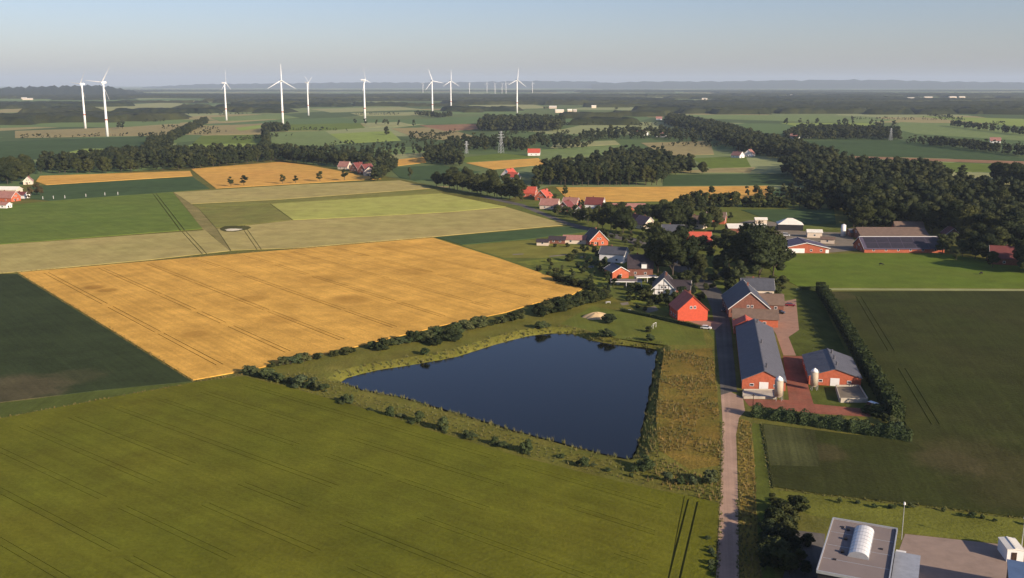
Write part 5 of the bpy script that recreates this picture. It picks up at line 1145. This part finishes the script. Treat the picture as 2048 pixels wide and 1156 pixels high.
def cow(px, py, rot, label):
    t = bpy.data.meshes.new('cow'); J = [((0, .75, 1.1), .34), ((0, .1, 1.08), .42), ((0, -.6, 1.1), .38), ((0, -1.0, 1.0), .2), ((0, -1.35, .7), .16), ((0, -1.6, .45), .11)]
    vs = [j[0] for j in J]; ed = [(i, i + 1) for i in range(5)]; rad = [j[1] for j in J]
    for b, sx, y in ((0, -1, .75), (0, 1, .75), (2, -1, -.6), (2, 1, -.6)):
        k = len(vs); vs += [(sx * .24, y, .8), (sx * .25, y + .06, .45), (sx * .25, y, .04)]; rad += [.15, .09, .07]; ed += [(b, k), (k, k + 1), (k + 1, k + 2)]
    k = len(vs); vs += [(0, 1.08, 1.15), (0, 1.16, .7)]; rad += [.06, .04]; ed += [(0, k), (k, k + 1)]
    t.from_pydata(vs, ed, []); o = link('cow', t); t.materials.append(M['cow'])
    sk = o.modifiers.new('skin', 'SKIN')
    for v, r in zip(t.skin_vertices[0].data, rad): v.radius = (r, r)
    t.skin_vertices[0].data[1].use_root = True
    o.modifiers.new('sub', 'SUBSURF').levels = 1
    o.location = G(px, py, .13); o.rotation_euler = (0, 0, R(rot)); return tag(o, label, 'cow')
cow(1762, 531, 70, 'black cow grazing in the sunlit middle of the cow meadow')
cow(1962, 549, -60, 'black cow in the shaded right end of the cow meadow')

def goal(px, py, rot, label):
    t = empty('goal_frame', G(px, py), R(rot), label, 'goal'); r = .07
    for x in (-1.5, 1.5): MB().tube((x, 0, 0), (x, 0, 1.95), r, r, 6).build('post', M['white'], t); MB().tube((x, 0, 1.9), (x, 1.3, 0), r * .7, r * .7, 6).build('stay', M['white'], t)
    MB().tube((-1.57, 0, 2.0), (1.57, 0, 2.0), r, r, 6).build('crossbar', M['white'], t)
goal(1309, 656, 60, 'white goal frame on the lawn above the pond')
def table_set(px, py, label):
    t = empty('garden_table', G(px, py), .4, label, 'garden table'); MB().box(-1.1, 1.1, -.6, .6, .7, .76).build('table_top', M['white'], t)
    for x in (-.95, .95):
        for y in (-.45, .45): MB().tube((x, y, 0), (x, y, .698), .05, .05, 6).build('leg', M['white'], t)
table_set(1216, 607, 'white garden table on the lawn at the wheat corner'); table_set(1256, 623, 'white garden table at the end of the clipped hedge')
def trampoline(px, py, label):
    t = empty('trampoline', G(px, py), 0, label, 'trampoline'); MB().tube((0, 0, .8), (0, 0, .86), 1.7, 1.7, 20).build('mat', M['tyre'], t)
    n_ = 20; vs = [((r) * math.cos(2 * math.pi * i / n_), r * math.sin(2 * math.pi * i / n_), z) for r, z in ((1.72, .78), (2.0, .78), (2.0, .9), (1.72, .9)) for i in range(n_)]
    MB().add(vs, [(k * n_ + i, k * n_ + (i + 1) % n_, ((k + 1) % 4) * n_ + (i + 1) % n_, ((k + 1) % 4) * n_ + i) for k in range(4) for i in range(n_)]).build('rim', M['blue_roof'], t)
    for k in range(6): MB().tube((1.86 * math.cos(k), 1.86 * math.sin(k), 0), (1.86 * math.cos(k), 1.86 * math.sin(k), .778), .04, .04, 6).build('leg', M['galv'], t)
trampoline(1180, 536, 'round trampoline in the garden beside the wheat')
# heaps
def heap(name, px, w, l, h, mat, label, rot=0.0):
    V, F = [], []; n_, m_ = 20, 6
    for r in range(m_ + 1):
        for i in range(n_):
            f = r / m_; a = 2 * math.pi * i / n_; q = (1 - f) * (1 + .12 * math.sin(3 * a + 1) + .08 * math.sin(7 * a)); V.append((w / 2 * q * math.cos(a), l / 2 * q * math.sin(a), h * (1 - (1 - f) ** 1.6) * (1 + .1 * math.sin(5 * a)) + .01 - (0.05 if r == 0 else 0)))
    for r in range(m_):
        for i in range(n_): F.append((r * n_ + i, r * n_ + (i + 1) % n_, (r + 1) * n_ + (i + 1) % n_, (r + 1) * n_ + i))
    m = MB(); m.v, m.f = V, F; o = m.build(name, M[mat], smooth=True); o.location = G(*px); o.rotation_euler = (0, 0, rot); return tag(o, label, 'heap')
heap('sand_heap', (1192, 634), 12, 9, 2.0, 'sand', 'flat-topped sand heap on the lawn above the pond', .3)
heap('sand_heap', (466, 460), 16, 17, .5, 'pale_sand', 'low pale sand heap with dark rim at the corner of the barley fields', .2)

# ------------------------------------------------------------------ the air
hz = MB().box(-33500, 33500, -3500, 45500, -4, 420).build('haze', M['white']); hm = bpy.data.materials.new('haze_air'); hm.use_nodes = True
hz.data.materials.clear(); hz.data.materials.append(hm); tag(hz, 'thin blue summer haze over the plain', kind='stuff')
nt = hm.node_tree; nt.nodes.remove(nt.nodes['Principled BSDF']); pv = nt.nodes.new('ShaderNodeVolumePrincipled')
pv.inputs['Color'].default_value = (.68, .82, 1.0, 1); pv.inputs['Density'].default_value = 4.2e-5; pv.inputs['Anisotropy'].default_value = 0.0
nt.links.new(pv.outputs[0], nt.nodes['Material Output'].inputs['Volume'])
print('trees', n_tree, 'objects', len(scene.objects), 'tris', sum(len(m.polygons) for m in bpy.data.meshes))
